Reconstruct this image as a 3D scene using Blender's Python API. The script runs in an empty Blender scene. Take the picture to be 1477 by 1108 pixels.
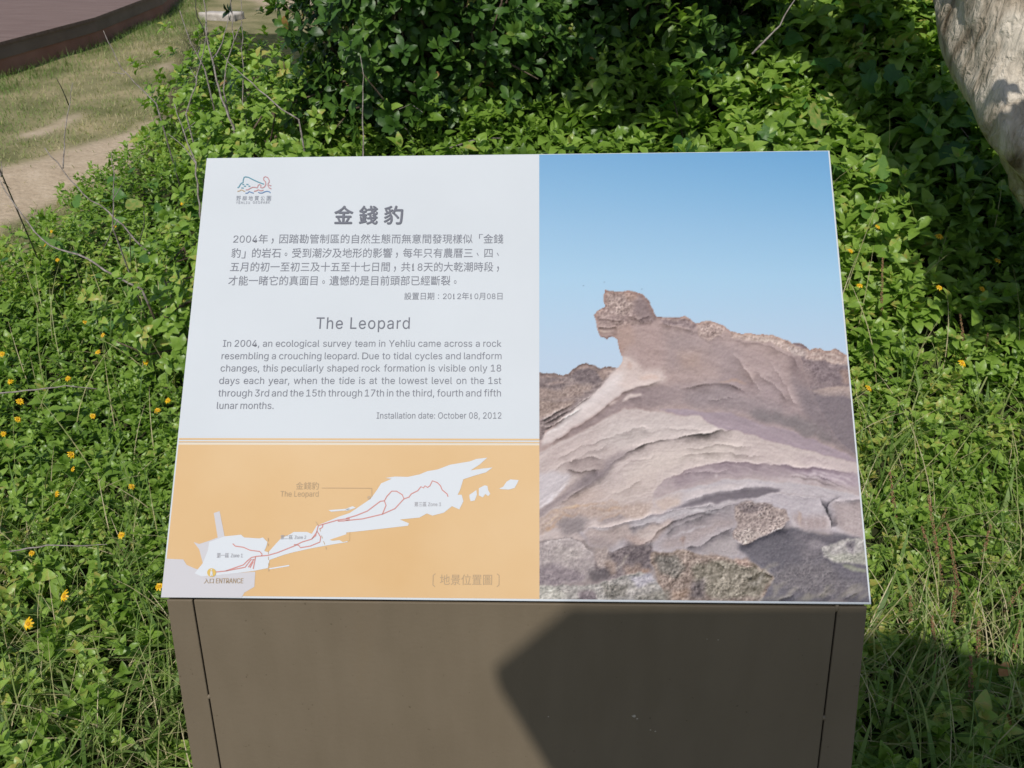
import bpy, bmesh, math, os
import numpy as np
from math import radians as R_, sin, cos, tan, pi
from mathutils import Vector

# ------------------------------------------------------------------ camera, sky, sun, exposure
SC = bpy.context.scene
COL = SC.collection
F, PITCH, CZ = 1109.0, R_(34), 1.5
cam_d = bpy.data.cameras.new('camera')
cam = bpy.data.objects.new('camera', cam_d); COL.objects.link(cam)
cam.location = (0, 0, CZ); cam.rotation_euler = (pi / 2 - PITCH, 0, 0)
cam_d.sensor_width = 36; cam_d.lens = F / 1477 * 36
cam_d.clip_start = 0.02; cam_d.clip_end = 3000
cam_d.dof.use_dof = True; cam_d.dof.focus_distance = 1.05; cam_d.dof.aperture_fstop = 18
SC.camera = cam
SUN_EL, SUN_AZ = R_(57), R_(14)                      # azimuth: left of straight behind the camera
S = np.array([-cos(SUN_EL) * sin(SUN_AZ), -cos(SUN_EL) * cos(SUN_AZ), sin(SUN_EL)])
w = bpy.data.worlds.new('World'); SC.world = w; w.use_nodes = True
nt = w.node_tree; nt.nodes.clear()
sky = nt.nodes.new('ShaderNodeTexSky'); sky.sky_type = 'NISHITA'; sky.sun_disc = False
sky.sun_elevation = SUN_EL; sky.sun_rotation = math.atan2(S[0], S[1])
bg = nt.nodes.new('ShaderNodeBackground'); bg.inputs[1].default_value = 0.078
wo = nt.nodes.new('ShaderNodeOutputWorld')
nt.links.new(sky.outputs[0], bg.inputs[0]); nt.links.new(bg.outputs[0], wo.inputs[0])
sl = bpy.data.lights.new('sun', 'SUN'); sl.energy = 2.8; sl.angle = R_(0.53); sl.color = (1, 0.96, 0.9)
sun = bpy.data.objects.new('sun', sl); COL.objects.link(sun)
sun.rotation_euler = Vector(S).to_track_quat('Z', 'Y').to_euler()
SC.view_settings.view_transform = 'Standard'; SC.view_settings.look = 'None'
SC.view_settings.exposure = 0.38; SC.view_settings.gamma = 1

# ------------------------------------------------------------------ helpers
rng = np.random.default_rng(7)
CT, ST = cos(PITCH), sin(PITCH)
CAM = np.array([0, 0, CZ])
def ray(px, py):
    x, y = (px - 738.5) / F, -(py - 554) / F
    return np.array([x, y * ST + CT, y * CT - ST])
def at_z(px, py, z):
    d = ray(px, py); return CAM + d * ((z - CZ) / d[2])
def at_y(px, py, Y):
    d = ray(px, py); return CAM + d * (Y / d[1])
def at_d(px, py, Z):
    return CAM + ray(px, py) * Z
def proj(P):
    P = np.asarray(P, float) - CAM
    z = P[..., 1] * CT - P[..., 2] * ST; y = P[..., 1] * ST + P[..., 2] * CT
    z = np.where(z > 1e-3, z, 1e-3)
    return 738.5 + F * P[..., 0] / z, 554 - F * y / z
def hash_grid(n, seed): return np.random.default_rng(seed).random((n, n))
def vnoise(x, y, seed=0, n=256):
    g = hash_grid(n, seed); xi = np.floor(x).astype(int); yi = np.floor(y).astype(int)
    fx = x - xi; fy = y - yi; fx = fx * fx * (3 - 2 * fx); fy = fy * fy * (3 - 2 * fy)
    a = g[yi % n, xi % n]; b = g[yi % n, (xi + 1) % n]; c = g[(yi + 1) % n, xi % n]; d = g[(yi + 1) % n, (xi + 1) % n]
    return (a + (b - a) * fx) * (1 - fy) + (c + (d - c) * fx) * fy - 0.5
def fbm(x, y, seed=0, o=4, g=0.5):
    r = 0; a = 1.0
    for k in range(o): r = r + a * vnoise(x * 2 ** k + 17.3 * k, y * 2 ** k + 9.1 * k, seed + k); a *= g
    return r
def smooth(t): t = np.clip(t, 0, 1); return t * t * (3 - 2 * t)
def inpoly(X, Y, pts):
    m = np.zeros(np.shape(X), bool); n = len(pts); j = n - 1
    for i in range(n):
        xi, yi = pts[i]; xj, yj = pts[j]
        if yi != yj: m ^= ((yi > Y) != (yj > Y)) & (X < (xj - xi) * (Y - yi) / (yj - yi) + xi)
        j = i
    return m
def lin(c):
    c = np.asarray(c, float) / 255
    return np.where(c <= .04045, c / 12.92, ((c + .055) / 1.055) ** 2.4)

def tag(o, label=None, cat=None, group=None, kind=None):
    if label: o['label'] = label
    if cat: o['category'] = cat
    if group: o['group'] = group
    if kind: o['kind'] = kind
    return o
def empty(name, loc, label, cat, group=None):
    o = bpy.data.objects.new(name, None); COL.objects.link(o); o.location = loc; o.empty_display_size = .1
    return tag(o, label, cat, group)
def obj(name, V, Fc, mat, parent=None, smoothf=False, attrs=None, off=None):
    me = bpy.data.meshes.new(name); V = np.asarray(V, float)
    if parent is not None: V = V - np.array(parent.matrix_world.translation if False else base_of(parent))
    elif off is not None: V = V - np.asarray(off)
    if isinstance(Fc, np.ndarray) and Fc.ndim == 2:
        nf, k = Fc.shape
        me.vertices.add(len(V)); me.vertices.foreach_set('co', V.astype(np.float32).ravel())
        me.loops.add(nf * k); me.loops.foreach_set('vertex_index', Fc.astype(np.int32).ravel())
        me.polygons.add(nf); me.polygons.foreach_set('loop_start', np.arange(0, nf * k, k, dtype=np.int32))
        me.update(calc_edges=True)
    else:
        me.from_pydata([tuple(v) for v in V], [], [tuple(map(int, f)) for f in Fc]); me.update()
    if smoothf: me.polygons.foreach_set('use_smooth', np.ones(len(me.polygons), bool))
    for a, (dom, arr) in (attrs or {}).items():
        arr = np.asarray(arr, np.float32)
        if arr.ndim == 2:
            at = me.attributes.new(a, 'FLOAT_COLOR', dom); at.data.foreach_set('color', np.c_[arr, np.ones(len(arr))].astype(np.float32).ravel())
        else:
            at = me.attributes.new(a, 'FLOAT', dom); at.data.foreach_set('value', arr)
    if mat: me.materials.append(mat)
    o = bpy.data.objects.new(name, me); COL.objects.link(o)
    if parent is not None: o.parent = parent
    elif off is not None: o.location = off
    return o
def base_of(o):
    p = np.zeros(3)
    while o is not None: p += np.array(o.location); o = o.parent
    return p
def mat(name, base=(.5, .5, .5), rough=.6, spec=.3):
    m = bpy.data.materials.new(name); m.use_nodes = True; t = m.node_tree
    b = t.nodes['Principled BSDF']; b.inputs['Base Color'].default_value = (*base, 1)
    b.inputs['Roughness'].default_value = rough; b.inputs['Specular IOR Level'].default_value = spec
    return m, t, b
def N(t, typ, **kw):
    n = t.nodes.new(typ)
    for k, v in kw.items(): setattr(n, k, v)
    return n
def ramp(t, stops):
    r = N(t, 'ShaderNodeValToRGB'); e = r.color_ramp.elements
    while len(e) < len(stops): e.new(.5)
    for i, (p, c) in enumerate(stops): e[i].position = p; e[i].color = (*c, 1)
    return r
def noise_mat(name, c1, c2, scale, rough=.6, spec=.3, bump=0, detail=6, stretch=None, bscale=None, lo=.35, hi=.65):
    m, t, b = mat(name, c1, rough, spec); tc = N(t, 'ShaderNodeTexCoord'); src = tc.outputs['Object']
    if stretch:
        mp = N(t, 'ShaderNodeMapping'); mp.inputs['Scale'].default_value = stretch; t.links.new(src, mp.inputs[0]); src = mp.outputs[0]
    n = N(t, 'ShaderNodeTexNoise'); n.inputs['Scale'].default_value = scale; n.inputs['Detail'].default_value = detail
    t.links.new(src, n.inputs['Vector'])
    r = ramp(t, [(lo, c1), (hi, c2)]); t.links.new(n.outputs[0], r.inputs[0]); t.links.new(r.outputs[0], b.inputs['Base Color'])
    if bump:
        n2 = N(t, 'ShaderNodeTexNoise'); n2.inputs['Scale'].default_value = bscale or scale * 3; n2.inputs['Detail'].default_value = 8
        t.links.new(src, n2.inputs['Vector'])
        bp = N(t, 'ShaderNodeBump'); bp.inputs['Strength'].default_value = bump; bp.inputs['Distance'].default_value = .01
        t.links.new(n2.outputs[0], bp.inputs['Height']); t.links.new(bp.outputs[0], b.inputs['Normal'])
    return m
def leaf_mat(name, stops, rough=.4, spec=.4, trans=.3, tcol=(1.3, 1.5, .6)):
    m, t, b = mat(name, (.1, .2, .03), rough, spec)
    a = N(t, 'ShaderNodeAttribute', attribute_name='tint'); r = ramp(t, stops)
    tc = N(t, 'ShaderNodeTexCoord'); nn = N(t, 'ShaderNodeTexNoise'); nn.inputs['Scale'].default_value = 55; nn.inputs['Detail'].default_value = 3; t.links.new(tc.outputs['Object'], nn.inputs['Vector'])
    ma = N(t, 'ShaderNodeMath', operation='MULTIPLY_ADD'); ma.inputs[1].default_value = .5; ma.inputs[2].default_value = -.25; t.links.new(nn.outputs[0], ma.inputs[0])
    mb = N(t, 'ShaderNodeMath', operation='ADD', use_clamp=True); t.links.new(ma.outputs[0], mb.inputs[0]); t.links.new(a.outputs['Fac'], mb.inputs[1])
    bp = N(t, 'ShaderNodeBump'); bp.inputs['Strength'].default_value = .35; bp.inputs['Distance'].default_value = .004; t.links.new(nn.outputs[0], bp.inputs['Height']); t.links.new(bp.outputs[0], b.inputs['Normal'])
    t.links.new(mb.outputs[0], r.inputs[0]); t.links.new(r.outputs[0], b.inputs['Base Color'])
    if trans:
        tr = N(t, 'ShaderNodeBsdfTranslucent'); mx = N(t, 'ShaderNodeMixRGB', blend_type='MULTIPLY'); mx.inputs[0].default_value = 1
        mx.inputs[2].default_value = (*tcol, 1); t.links.new(r.outputs[0], mx.inputs[1]); t.links.new(mx.outputs[0], tr.inputs[0])
        ms = N(t, 'ShaderNodeMixShader'); ms.inputs[0].default_value = trans
        t.links.new(b.outputs[0], ms.inputs[1]); t.links.new(tr.outputs[0], ms.inputs[2])
        t.links.new(ms.outputs[0], t.nodes['Material Output'].inputs[0])
    return m
def tube(pts, rad, n=7, jit=0, seed=0):
    pts = np.asarray(pts, float); k = len(pts); rad = np.broadcast_to(np.asarray(rad, float), (k,))
    tg = np.gradient(pts, axis=0); tg /= np.linalg.norm(tg, axis=1)[:, None] + 1e-9
    ref = np.array([.31, .9, .2]); V = []
    rr = np.random.default_rng(seed)
    for i in range(k):
        a = np.cross(tg[i], ref); a /= np.linalg.norm(a) + 1e-9; b = np.cross(tg[i], a)
        an = np.arange(n) * 2 * pi / n; r = rad[i] * (1 + jit * rr.uniform(-1, 1, n))
        V.append(pts[i] + (np.cos(an) * r)[:, None] * a + (np.sin(an) * r)[:, None] * b)
    V = np.vstack(V); Fc = []
    for i in range(k - 1):
        for j in range(n):
            q = (j + 1) % n; Fc.append((i * n + j, i * n + q, (i + 1) * n + q, (i + 1) * n + j))
    Fc.append(tuple(range(n))[::-1]); Fc.append(tuple(range((k - 1) * n, k * n)))
    return V, Fc
def join(parts):
    V = []; Fc = []; o = 0
    for v, f in parts:
        V.append(v); Fc += [tuple(i + o for i in q) for q in f]; o += len(v)
    return np.vstack(V), Fc
def resample(pts, step):
    pts = np.asarray(pts, float); s = np.r_[0, np.cumsum(np.linalg.norm(np.diff(pts, axis=0), axis=1))]
    n = max(2, int(s[-1] / step) + 1); q = np.linspace(0, s[-1], n)
    return np.c_[[np.interp(q, s, pts[:, i]) for i in range(pts.shape[1])]].T
def norm(v): return v / (np.linalg.norm(v, axis=-1, keepdims=True) + 1e-9)

# leaf templates: (verts x across, y along, z up), quads/tris
def leaf_tpl(ws, fold=.25, curl=.12):
    n = len(ws); V = []; Fc = []
    for i, wd in enumerate(ws):
        y = i / (n - 1); z = curl * (y - .35) * -abs(y - .35) * 2
        V += [(-wd, y, z + fold * wd), (0, y, z), (wd, y, z + fold * wd)]
    for i in range(n - 1):
        a = i * 3; Fc += [(a, a + 1, a + 4, a + 3), (a + 1, a + 2, a + 5, a + 4)]
    return np.array(V), np.array(Fc)
T_WED = leaf_tpl([.04, .19, .285, .30, .21, .04], .3, .4)
T_WEDS = leaf_tpl([.04, .24, .29, .21, .04], .3, .4)
T_OBO = leaf_tpl([.03, .09, .17, .23, .2, .05], .18, .25)
T_LIN = leaf_tpl([.05, .12, .1, .02], .3, .2)
def lobed_tpl(kind):
    if kind == 'heart': o = [(0, .06), (.16, -.06), (.36, .0), (.47, .2), (.45, .42), (.3, .68), (.13, .88), (0, 1.03)]
    else: o = [(0, .05), (.2, -.04), (.42, .05), (.5, .22), (.66, .42), (.44, .5), (.33, .55), (.3, .75), (.15, .93), (0, 1.05)]
    V = [(0, i / 6 * .96 + .05, -.02) for i in range(7)]; nv = 7
    L = [(-x, y, .32 * abs(x) - .5 * x * x - .5 * max(0, y - .4) ** 2 + .05 * sin(9 * y)) for x, y in o]; Rr = [(x, y, z) for x, y, z in [(-a, b, c) for a, b, c in L]]
    V = [(0, .35, -.04)] + L + Rr; k = len(o); Fc = []
    for i in range(k - 1): Fc.append((0, 1 + i + 1, 1 + i)); Fc.append((0, 1 + k + i, 1 + k + i + 1))
    return np.array(V, float), np.array(Fc)
T_HEART = lobed_tpl('heart'); T_LOBE = lobed_tpl('lobe')
def leaves(tpl, P, A, Nn, L, W, tint):
    """one mesh's worth of leaves: base points, directions, normal hints, lengths, widths, tints"""
    tv, tf = tpl; P = np.asarray(P); A = norm(A); bx = norm(np.cross(A, Nn)); bz = np.cross(bx, A)
    n = len(P); k = len(tv)
    V = P[:, None] + bx[:, None] * (tv[None, :, 0:1] * W[:, None, None]) + A[:, None] * (tv[None, :, 1:2] * L[:, None, None]) + bz[:, None] * (tv[None, :, 2:3] * L[:, None, None])
    Fc = (tf[None] + (np.arange(n) * k)[:, None, None]).reshape(-1, tf.shape[1])
    return V.reshape(-1, 3), Fc, np.repeat(tint, len(tf))
def merge(lst):
    V = []; Fc = []; T = []; o = 0
    for v, f, t in lst:
        if f.shape[1] == 3: f = np.c_[f, f[:, 2]]
        V.append(v); Fc.append(f + o); T.append(t); o += len(v)
    return np.vstack(V), np.vstack(Fc), np.concatenate(T)
def leafobj(name, lst, m, parent=None, off=None):
    if not isinstance(lst, list): lst = [lst]
    four = [x for x in lst if x[1].shape[1] == 4]; use = lst if len(four) in (0, len(lst)) else None
    if use is None:                                    # mixed: triangulate the quads
        use = [(v, f if f.shape[1] == 3 else np.vstack([f[:, :3], f[:, [0, 2, 3]]]), t if f.shape[1] == 3 else np.r_[t, t]) for v, f, t in lst]
    V = []; Fc = []; T = []; o = 0
    for v, f, t in use: V.append(v); Fc.append(f + o); T.append(t); o += len(v)
    return obj(name, np.vstack(V), np.vstack(Fc), m, parent, True, {'tint': ('FACE', np.concatenate(T))}, off)
def blades(P, az, L, lean, bend, wd, tint, seg=4):
    """arching grass blades as tapered strips"""
    n = len(P); V = np.zeros((n, seg + 1, 2, 3)); p = P.copy(); h = np.c_[np.cos(az), np.sin(az), 0 * az]; side = np.c_[-np.sin(az), np.cos(az), 0 * az]
    tw = rng.uniform(-.9, .9, n)[:, None]; side = side * np.cos(tw) + h * np.sin(tw)
    for i in range(seg + 1):
        t = i / seg; wi = (wd * (1 - t ** 1.6) * (.7 + .6 * min(1, t * 3)) * .5 + .0002)[:, None]
        V[:, i, 0] = p - side * wi; V[:, i, 1] = p + side * wi
        e = lean + bend * (t + .5 / seg)
        p = p + (L / seg)[:, None] * (h * np.sin(e)[:, None] + np.array([0, 0, 1]) * np.cos(e)[:, None])
    tf = np.array([(2 * i, 2 * i + 1, 2 * i + 3, 2 * i + 2) for i in range(seg)]); k = 2 * (seg + 1)
    Fc = (tf[None] + (np.arange(n) * k)[:, None, None]).reshape(-1, 4)
    return V.reshape(-1, 3), Fc, np.repeat(tint, seg)

# ------------------------------------------------------------------ terrain
BX = [(1108, -3000), (700, -1500), (470, -420), (385, -5), (350, 60), (310, 108), (265, 148), (225, 188), (160, 228), (100, 248), (30, 266), (0, 272), (-60, 300), (-200, 330)]
_by = np.array([b[0] for b in BX][::-1], float); _bx = np.array([b[1] for b in BX][::-1], float)
def ground_z(x, y):
    b = .6 * smooth((y - 1.5) / 2.2) * smooth((x + 1.5) / 1.5) + .38 * smooth((x - .5) / 1.3) * smooth((y - 1.6) / 2.0)
    return b + .03 * fbm(x * 1.1 + 40, y * 1.1 + 40, 5, 2)
def cover_edge(x, y):
    """how far inside the planted bed a ground point lies, in picture-independent metres (positive inside)"""
    px, py = proj(np.stack([x, y, np.full(np.shape(x), .08)], -1)); e = np.interp(py, _by, _bx)
    return (px - e) * np.hypot(x, y) / F
def canopy(x, y):
    c = .10 + .10 * fbm(x * 1.7 + 11, y * 1.7 + 3, 31, 3) + .16 * smooth((y - 2.2) / 1.2) * smooth((x + 2.6) / .6) * (.7 + fbm(x * 2 + 5, y * 2, 77, 2))
    return np.clip(c, .04, .6)
DIRT = [[(-400, 255), (0, 243), (45, 228), (95, 214), (150, 200), (205, 186), (250, 170), (260, 215), (200, 232), (150, 262), (110, 272), (60, 300), (0, 326), (-60, 345), (-400, 400)],
        [(20, 196), (60, 186), (110, 170), (112, 158), (70, 172), (30, 184)], [(218, 97), (260, 90), (300, 84), (285, 93), (240, 101)], [(330, -8), (480, -12), (470, 4), (400, 8), (350, 4)]]
gx = np.r_[-400, -150, -60, -25, -14, -9, np.arange(-7, 3.6, .05), 5, 8, 14, 25, 60, 150, 400]
gy = np.r_[-60, -15, -5, -2, -1, np.arange(-.5, 12.5, .06), 14, 17, 25, 40, 80, 200, 600]
GX, GY = np.meshgrid(gx, gy); GZ = ground_z(GX, GY)
PX, PY = proj(np.stack([GX, GY, GZ], -1)); dirt = np.zeros(GX.shape)
wx = PX + 22 * fbm(GX * 1.6, GY * 1.6, 3, 4); wy = PY + 16 * fbm(GX * 1.6 + 50, GY * 1.6, 13, 4)
for p in DIRT: dirt = np.maximum(dirt, inpoly(wx, wy, p) * 1.0)
dirt = np.where(GY > .3, dirt, 0)
for _ in range(2): dirt = (dirt + np.roll(dirt, 1, 0) + np.roll(dirt, -1, 0) + np.roll(dirt, 1, 1) + np.roll(dirt, -1, 1)) / 5
bed = smooth(cover_edge(GX, GY) / .25 + .5) * (GY < 9) * (GY > -1)
nx, ny = len(gx), len(gy); ii = np.arange(nx * ny).reshape(ny, nx)
gm, t, b = mat('soil_and_lawn', (.1, .08, .05), .95, .1)
tc = N(t, 'ShaderNodeTexCoord')
def nz(sc, det=6):
    n = N(t, 'ShaderNodeTexNoise'); n.inputs['Scale'].default_value = sc; n.inputs['Detail'].default_value = det; t.links.new(tc.outputs['Object'], n.inputs['Vector']); return n
lawn = ramp(t, [(.3, (.11, .115, .045)), (.5, (.21, .19, .095)), (.7, (.33, .27, .155))]); t.links.new(nz(2.3, 9).outputs[0], lawn.inputs[0])
drt = ramp(t, [(.3, (.31, .235, .16)), (.55, (.43, .34, .24)), (.75, (.52, .42, .32))]); mxd = N(t, 'ShaderNodeMixRGB'); mxd.inputs[0].default_value = .45; t.links.new(nz(6, 10).outputs[0], mxd.inputs[1]); t.links.new(nz(55, 8).outputs[0], mxd.inputs[2]); t.links.new(mxd.outputs[0], drt.inputs[0])
soil = ramp(t, [(.35, (.025, .032, .012)), (.7, (.06, .06, .025))]); t.links.new(nz(14, 8).outputs[0], soil.inputs[0])
a1 = N(t, 'ShaderNodeAttribute', attribute_name='dirt'); a2 = N(t, 'ShaderNodeAttribute', attribute_name='bed')
m1 = N(t, 'ShaderNodeMixRGB'); m2 = N(t, 'ShaderNodeMixRGB')
t.links.new(a1.outputs['Fac'], m1.inputs[0]); t.links.new(lawn.outputs[0], m1.inputs[1]); t.links.new(drt.outputs[0], m1.inputs[2])
t.links.new(a2.outputs['Fac'], m2.inputs[0]); t.links.new(m1.outputs[0], m2.inputs[1]); t.links.new(soil.outputs[0], m2.inputs[2])
t.links.new(m2.outputs[0], b.inputs['Base Color'])
bp = N(t, 'ShaderNodeBump'); bp.inputs['Strength'].default_value = .6; bp.inputs['Distance'].default_value = .02
t.links.new(nz(30, 9).outputs[0], bp.inputs['Height']); t.links.new(bp.outputs[0], b.inputs['Normal'])
Gq = np.stack([ii[:-1, :-1], ii[:-1, 1:], ii[1:, 1:], ii[1:, :-1]], -1).reshape(-1, 4)
g = obj('ground', np.stack([GX, GY, GZ], -1).reshape(-1, 3), Gq, gm, None, True, {'dirt': ('POINT', dirt.ravel()), 'bed': ('POINT', bed.ravel())})
tag(g, kind='structure')
def surf_hit(px, py, h=0.0):
    """first point on the ground (raised by h) under a line of sight"""
    d = ray(px, py); s = np.linspace(.4, 14, 900); P = CAM + d[None] * s[:, None]
    k = np.argmax(P[:, 2] < ground_z(P[:, 0], P[:, 1]) + h); return P[k]

# ------------------------------------------------------------------ information sign
PC = np.array([[300, 228], [1199, 217], [1257, 872], [232, 862]], float)
dd = np.array([ray(*p) for p in PC]); sA = np.linalg.solve(np.c_[dd[0], -dd[1], dd[2]], dd[3])
Q = dd * np.r_[sA, 1][:, None]; Q *= .84 / np.linalg.norm(Q[2] - Q[3]); Q += CAM
QTL, QTR, QBR, QBL = Q
U = norm(QBR - QBL); PW = .84; Vv = QTL - QBL; Vv = Vv - U * (Vv @ U); PH = np.linalg.norm(Vv); Vv = Vv / PH; NP = np.cross(U, Vv)
Hm = []                                                   # photograph pixels -> panel u, v (0..1)
for (px, py), (uu, vv) in zip(PC, [(0, 1), (1, 1), (1, 0), (0, 0)]):
    Hm += [[px, py, 1, 0, 0, 0, -uu * px, -uu * py, uu], [0, 0, 0, px, py, 1, -vv * px, -vv * py, vv]]
Hm = np.array(Hm); hh = np.linalg.solve(Hm[:, :8], Hm[:, 8]); Hm = np.r_[hh, 1].reshape(3, 3); Hi = np.linalg.inv(Hm)
def uv(px, py): q = Hm @ np.array([px, py, 1]); return q[:2] / q[2]
def pxy(u, v):
    q = Hi @ np.stack([u, v, np.ones_like(u)]); return q[0] / q[2], q[1] / q[2]
def onp(u, v, z=0): return QBL + U * (u * PW) + Vv * (v * PH) + NP * z
sign = empty('information_sign', tuple((QBL + QBR) / 2 * [1, 1, 0]), 'brown plinth with tilted white panel of text, orange map and rock photo', 'sign')

KP = 1.49                                                  # light reaching the panel, display value per unit of albedo
def ink(c): return tuple(np.clip(lin(c) / KP, 0, .85))
def print_mat(name, c, rough=.38):
    m, t, b = mat(name, ink(c), .6, .12); return m
# the board
TH = .005
def slab(o, u, v, n, x0, x1, y0, y1, z0, z1):
    V = [o + u * x + v * y + n * z for z in (z0, z1) for x, y in ((x0, y0), (x1, y0), (x1, y1), (x0, y1))]
    return np.array(V), [(3, 2, 1, 0), (4, 5, 6, 7), (0, 1, 5, 4), (1, 2, 6, 5), (2, 3, 7, 6), (3, 0, 4, 7)]
m_white, t, b = mat('white_board', ink((225, 230, 234)), .6, .12)
n = N(t, 'ShaderNodeTexNoise'); n.inputs['Scale'].default_value = 7; n.inputs['Detail'].default_value = 8
tc = N(t, 'ShaderNodeTexCoord'); t.links.new(tc.outputs['Object'], n.inputs['Vector'])
r = ramp(t, [(.3, tuple(np.array(ink((225, 230, 234))) * .965)), (.6, ink((225, 230, 234)))]); t.links.new(n.outputs[0], r.inputs[0]); t.links.new(r.outputs[0], b.inputs['Base Color'])
V, Fc = slab(QBL, U, Vv, NP, 0, PW, 0, PH, -TH, 0)
bo = obj('panel_board', V, Fc, m_white, sign)
bv = bo.modifiers.new('bevel', 'BEVEL'); bv.width = .0008; bv.segments = 2
# the plinth: a core and three front plates divided by two narrow slots
m_br, t, b = mat('brown_paint', (.2, .165, .115), .55, .3)
tc = N(t, 'ShaderNodeTexCoord'); n = N(t, 'ShaderNodeTexNoise'); n.inputs['Scale'].default_value = 5; n.inputs['Detail'].default_value = 9
n2 = N(t, 'ShaderNodeTexNoise'); n2.inputs['Scale'].default_value = 160; n2.inputs['Detail'].default_value = 2
t.links.new(tc.outputs['Object'], n.inputs['Vector']); t.links.new(tc.outputs['Object'], n2.inputs['Vector'])
r = ramp(t, [(.3, (.146, .114, .077)), (.7, (.164, .130, .089))]); t.links.new(n.outputs[0], r.inputs[0])
r2 = ramp(t, [(.24, (.45, .42, .38)), (.27, (1, 1, 1))]); t.links.new(n2.outputs[0], r2.inputs[0])
mps = N(t, 'ShaderNodeMapping'); mps.inputs['Scale'].default_value = (22, 22, 1.6); n3 = N(t, 'ShaderNodeTexNoise'); n3.inputs['Scale'].default_value = 1.4; n3.inputs['Detail'].default_value = 6
t.links.new(tc.outputs['Object'], mps.inputs[0]); t.links.new(mps.outputs[0], n3.inputs['Vector']); r3 = ramp(t, [(.35, (.94, .94, .93)), (.6, (1, 1, 1)), (.78, (1.0, .99, .97))]); t.links.new(n3.outputs[0], r3.inputs[0])
mx0 = N(t, 'ShaderNodeMixRGB', blend_type='MULTIPLY'); mx0.inputs[0].default_value = 1; t.links.new(r.outputs[0], mx0.inputs[1]); t.links.new(r3.outputs[0], mx0.inputs[2])
mx = N(t, 'ShaderNodeMixRGB', blend_type='MULTIPLY'); mx.inputs[0].default_value = .6; t.links.new(mx0.outputs[0], mx.inputs[1]); t.links.new(r2.outputs[0], mx.inputs[2])
t.links.new(mx.outputs[0], b.inputs['Base Color'])
bp = N(t, 'ShaderNodeBump'); bp.inputs['Strength'].default_value = .12; bp.inputs['Distance'].default_value = .002
t.links.new(n2.outputs[0], bp.inputs['Height']); t.links.new(bp.outputs[0], b.inputs['Normal'])
m_dk, *_ = mat('slot_dark', (.03, .024, .018), .8, .1)
LEAN = R_(12)
FN = norm(np.array([U[1], -U[0], 0.0])) ; FN = FN * (1 if FN[1] < 0 else -1)          # horizontal outward of the front
FD = norm(FN * sin(LEAN) - np.array([0, 0, cos(LEAN)]))                                # down the front face
FNORM = norm(np.cross(U, -FD)); FNORM = FNORM * (1 if FNORM @ FN > 0 else -1)
F0 = onp(0, .003, -TH - .0005)                                                          # top left of the front face plane
def onface(px, py, off=0.0):
    d = ray(px, py); s = ((F0 - CAM) @ FNORM + off) / (d @ FNORM); return CAM + d * s
def down(p, q, z=-.02):  # extend a line on the face to the ground
    d = q - p; return p + d * ((z - p[2]) / d[2])
eL, eR = [onface(240, 866), onface(278, 1108)], [onface(1251, 876), onface(1228.5, 1108)]
sL, sR = [onface(278, 866), onface(318, 1108)], [onface(1207.5, 876), onface(1180, 1108)]
cols = []
for a, b_ in (eL, sL, sR, eR):
    top = a; dirn = b_ - a
    cols.append((top, down(a, b_)))
gap = .0009
def plate(name, A, B, ga, gb):
    a0 = A[0] + U * ga; a1 = A[1] + U * ga; b0 = B[0] - U * gb; b1 = B[1] - U * gb
    V = np.array([a0, b0, b1, a1] + [p - FNORM * .004 for p in (a0, b0, b1, a1)])
    o = obj(name, V, [(0, 1, 2, 3)[::-1], (4, 5, 6, 7), (0, 4, 5, 1)[::-1], (1, 5, 6, 2)[::-1], (2, 6, 7, 3)[::-1], (3, 7, 4, 0)[::-1]], m_br, sign)
    bv = o.modifiers.new('bevel', 'BEVEL'); bv.width = .0012; bv.segments = 2
    return o
core_t = [cols[0][0] - FNORM * .0045 + U * .002, cols[3][0] - FNORM * .0045 - U * .002]
core_b = [cols[0][1] - FNORM * .0045 + U * .002, cols[3][1] - FNORM * .0045 - U * .002]
bk_t = [onp(.012, .985, -TH - .001), onp(.988, .985, -TH - .001)]
bk_b = [bk_t[0] * [1, 1, 0] + [0, .02, -.02], bk_t[1] * [1, 1, 0] + [0, .02, -.02]]
V = np.array(core_t + bk_t[::-1] + core_b + bk_b[::-1])
core = obj('plinth_body', V, [(0, 1, 2, 3), (7, 6, 5, 4), (0, 4, 5, 1), (1, 5, 6, 2), (2, 6, 7, 3), (3, 7, 4, 0)], m_br, sign)
plate('front_plate', cols[0], cols[1], 0, gap); cp = plate('front_plate', cols[1], cols[2], gap, gap); plate('front_plate', cols[2], cols[3], gap, 0)
# dark strip lining the two slots and small weld bridges across them
for c, ys in ((cols[1], (1008,)), (cols[2], (1036, 880))):
    p, q = c; w2 = U * .005
    V = np.array([p - w2, p + w2, q + w2, q - w2]) - FNORM * .0042
    obj('slot', V, [(3, 2, 1, 0)], m_dk, core)
    for y in ys:
        tt = 0; best = 0
        for k in np.linspace(0, 1, 400):
            if proj(p + (q - p) * k)[1] < y: best = k
        P = p + (q - p) * best; h = .004 if y > 900 else .006
        bm = bmesh.new(); bmesh.ops.create_icosphere(bm, subdivisions=2, radius=1)
        V = np.array([v.co for v in bm.verts]); V = V + .25 * fbm(V[:, 0] * 2 + y, V[:, 1] * 2 + V[:, 2], 4, 2)[:, None]
        fc = [[v.index for v in f.verts] for f in bm.faces]; bm.free()
        V = P - FNORM * .0015 + V[:, :1] * U * .003 + V[:, 1:2] * FD * h + V[:, 2:3] * FNORM * .0025
        obj('weld', V, fc, m_br, core, True)
m_chip, *_ = mat('paint_chip', (.42, .37, .31), .8, .2)
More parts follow.
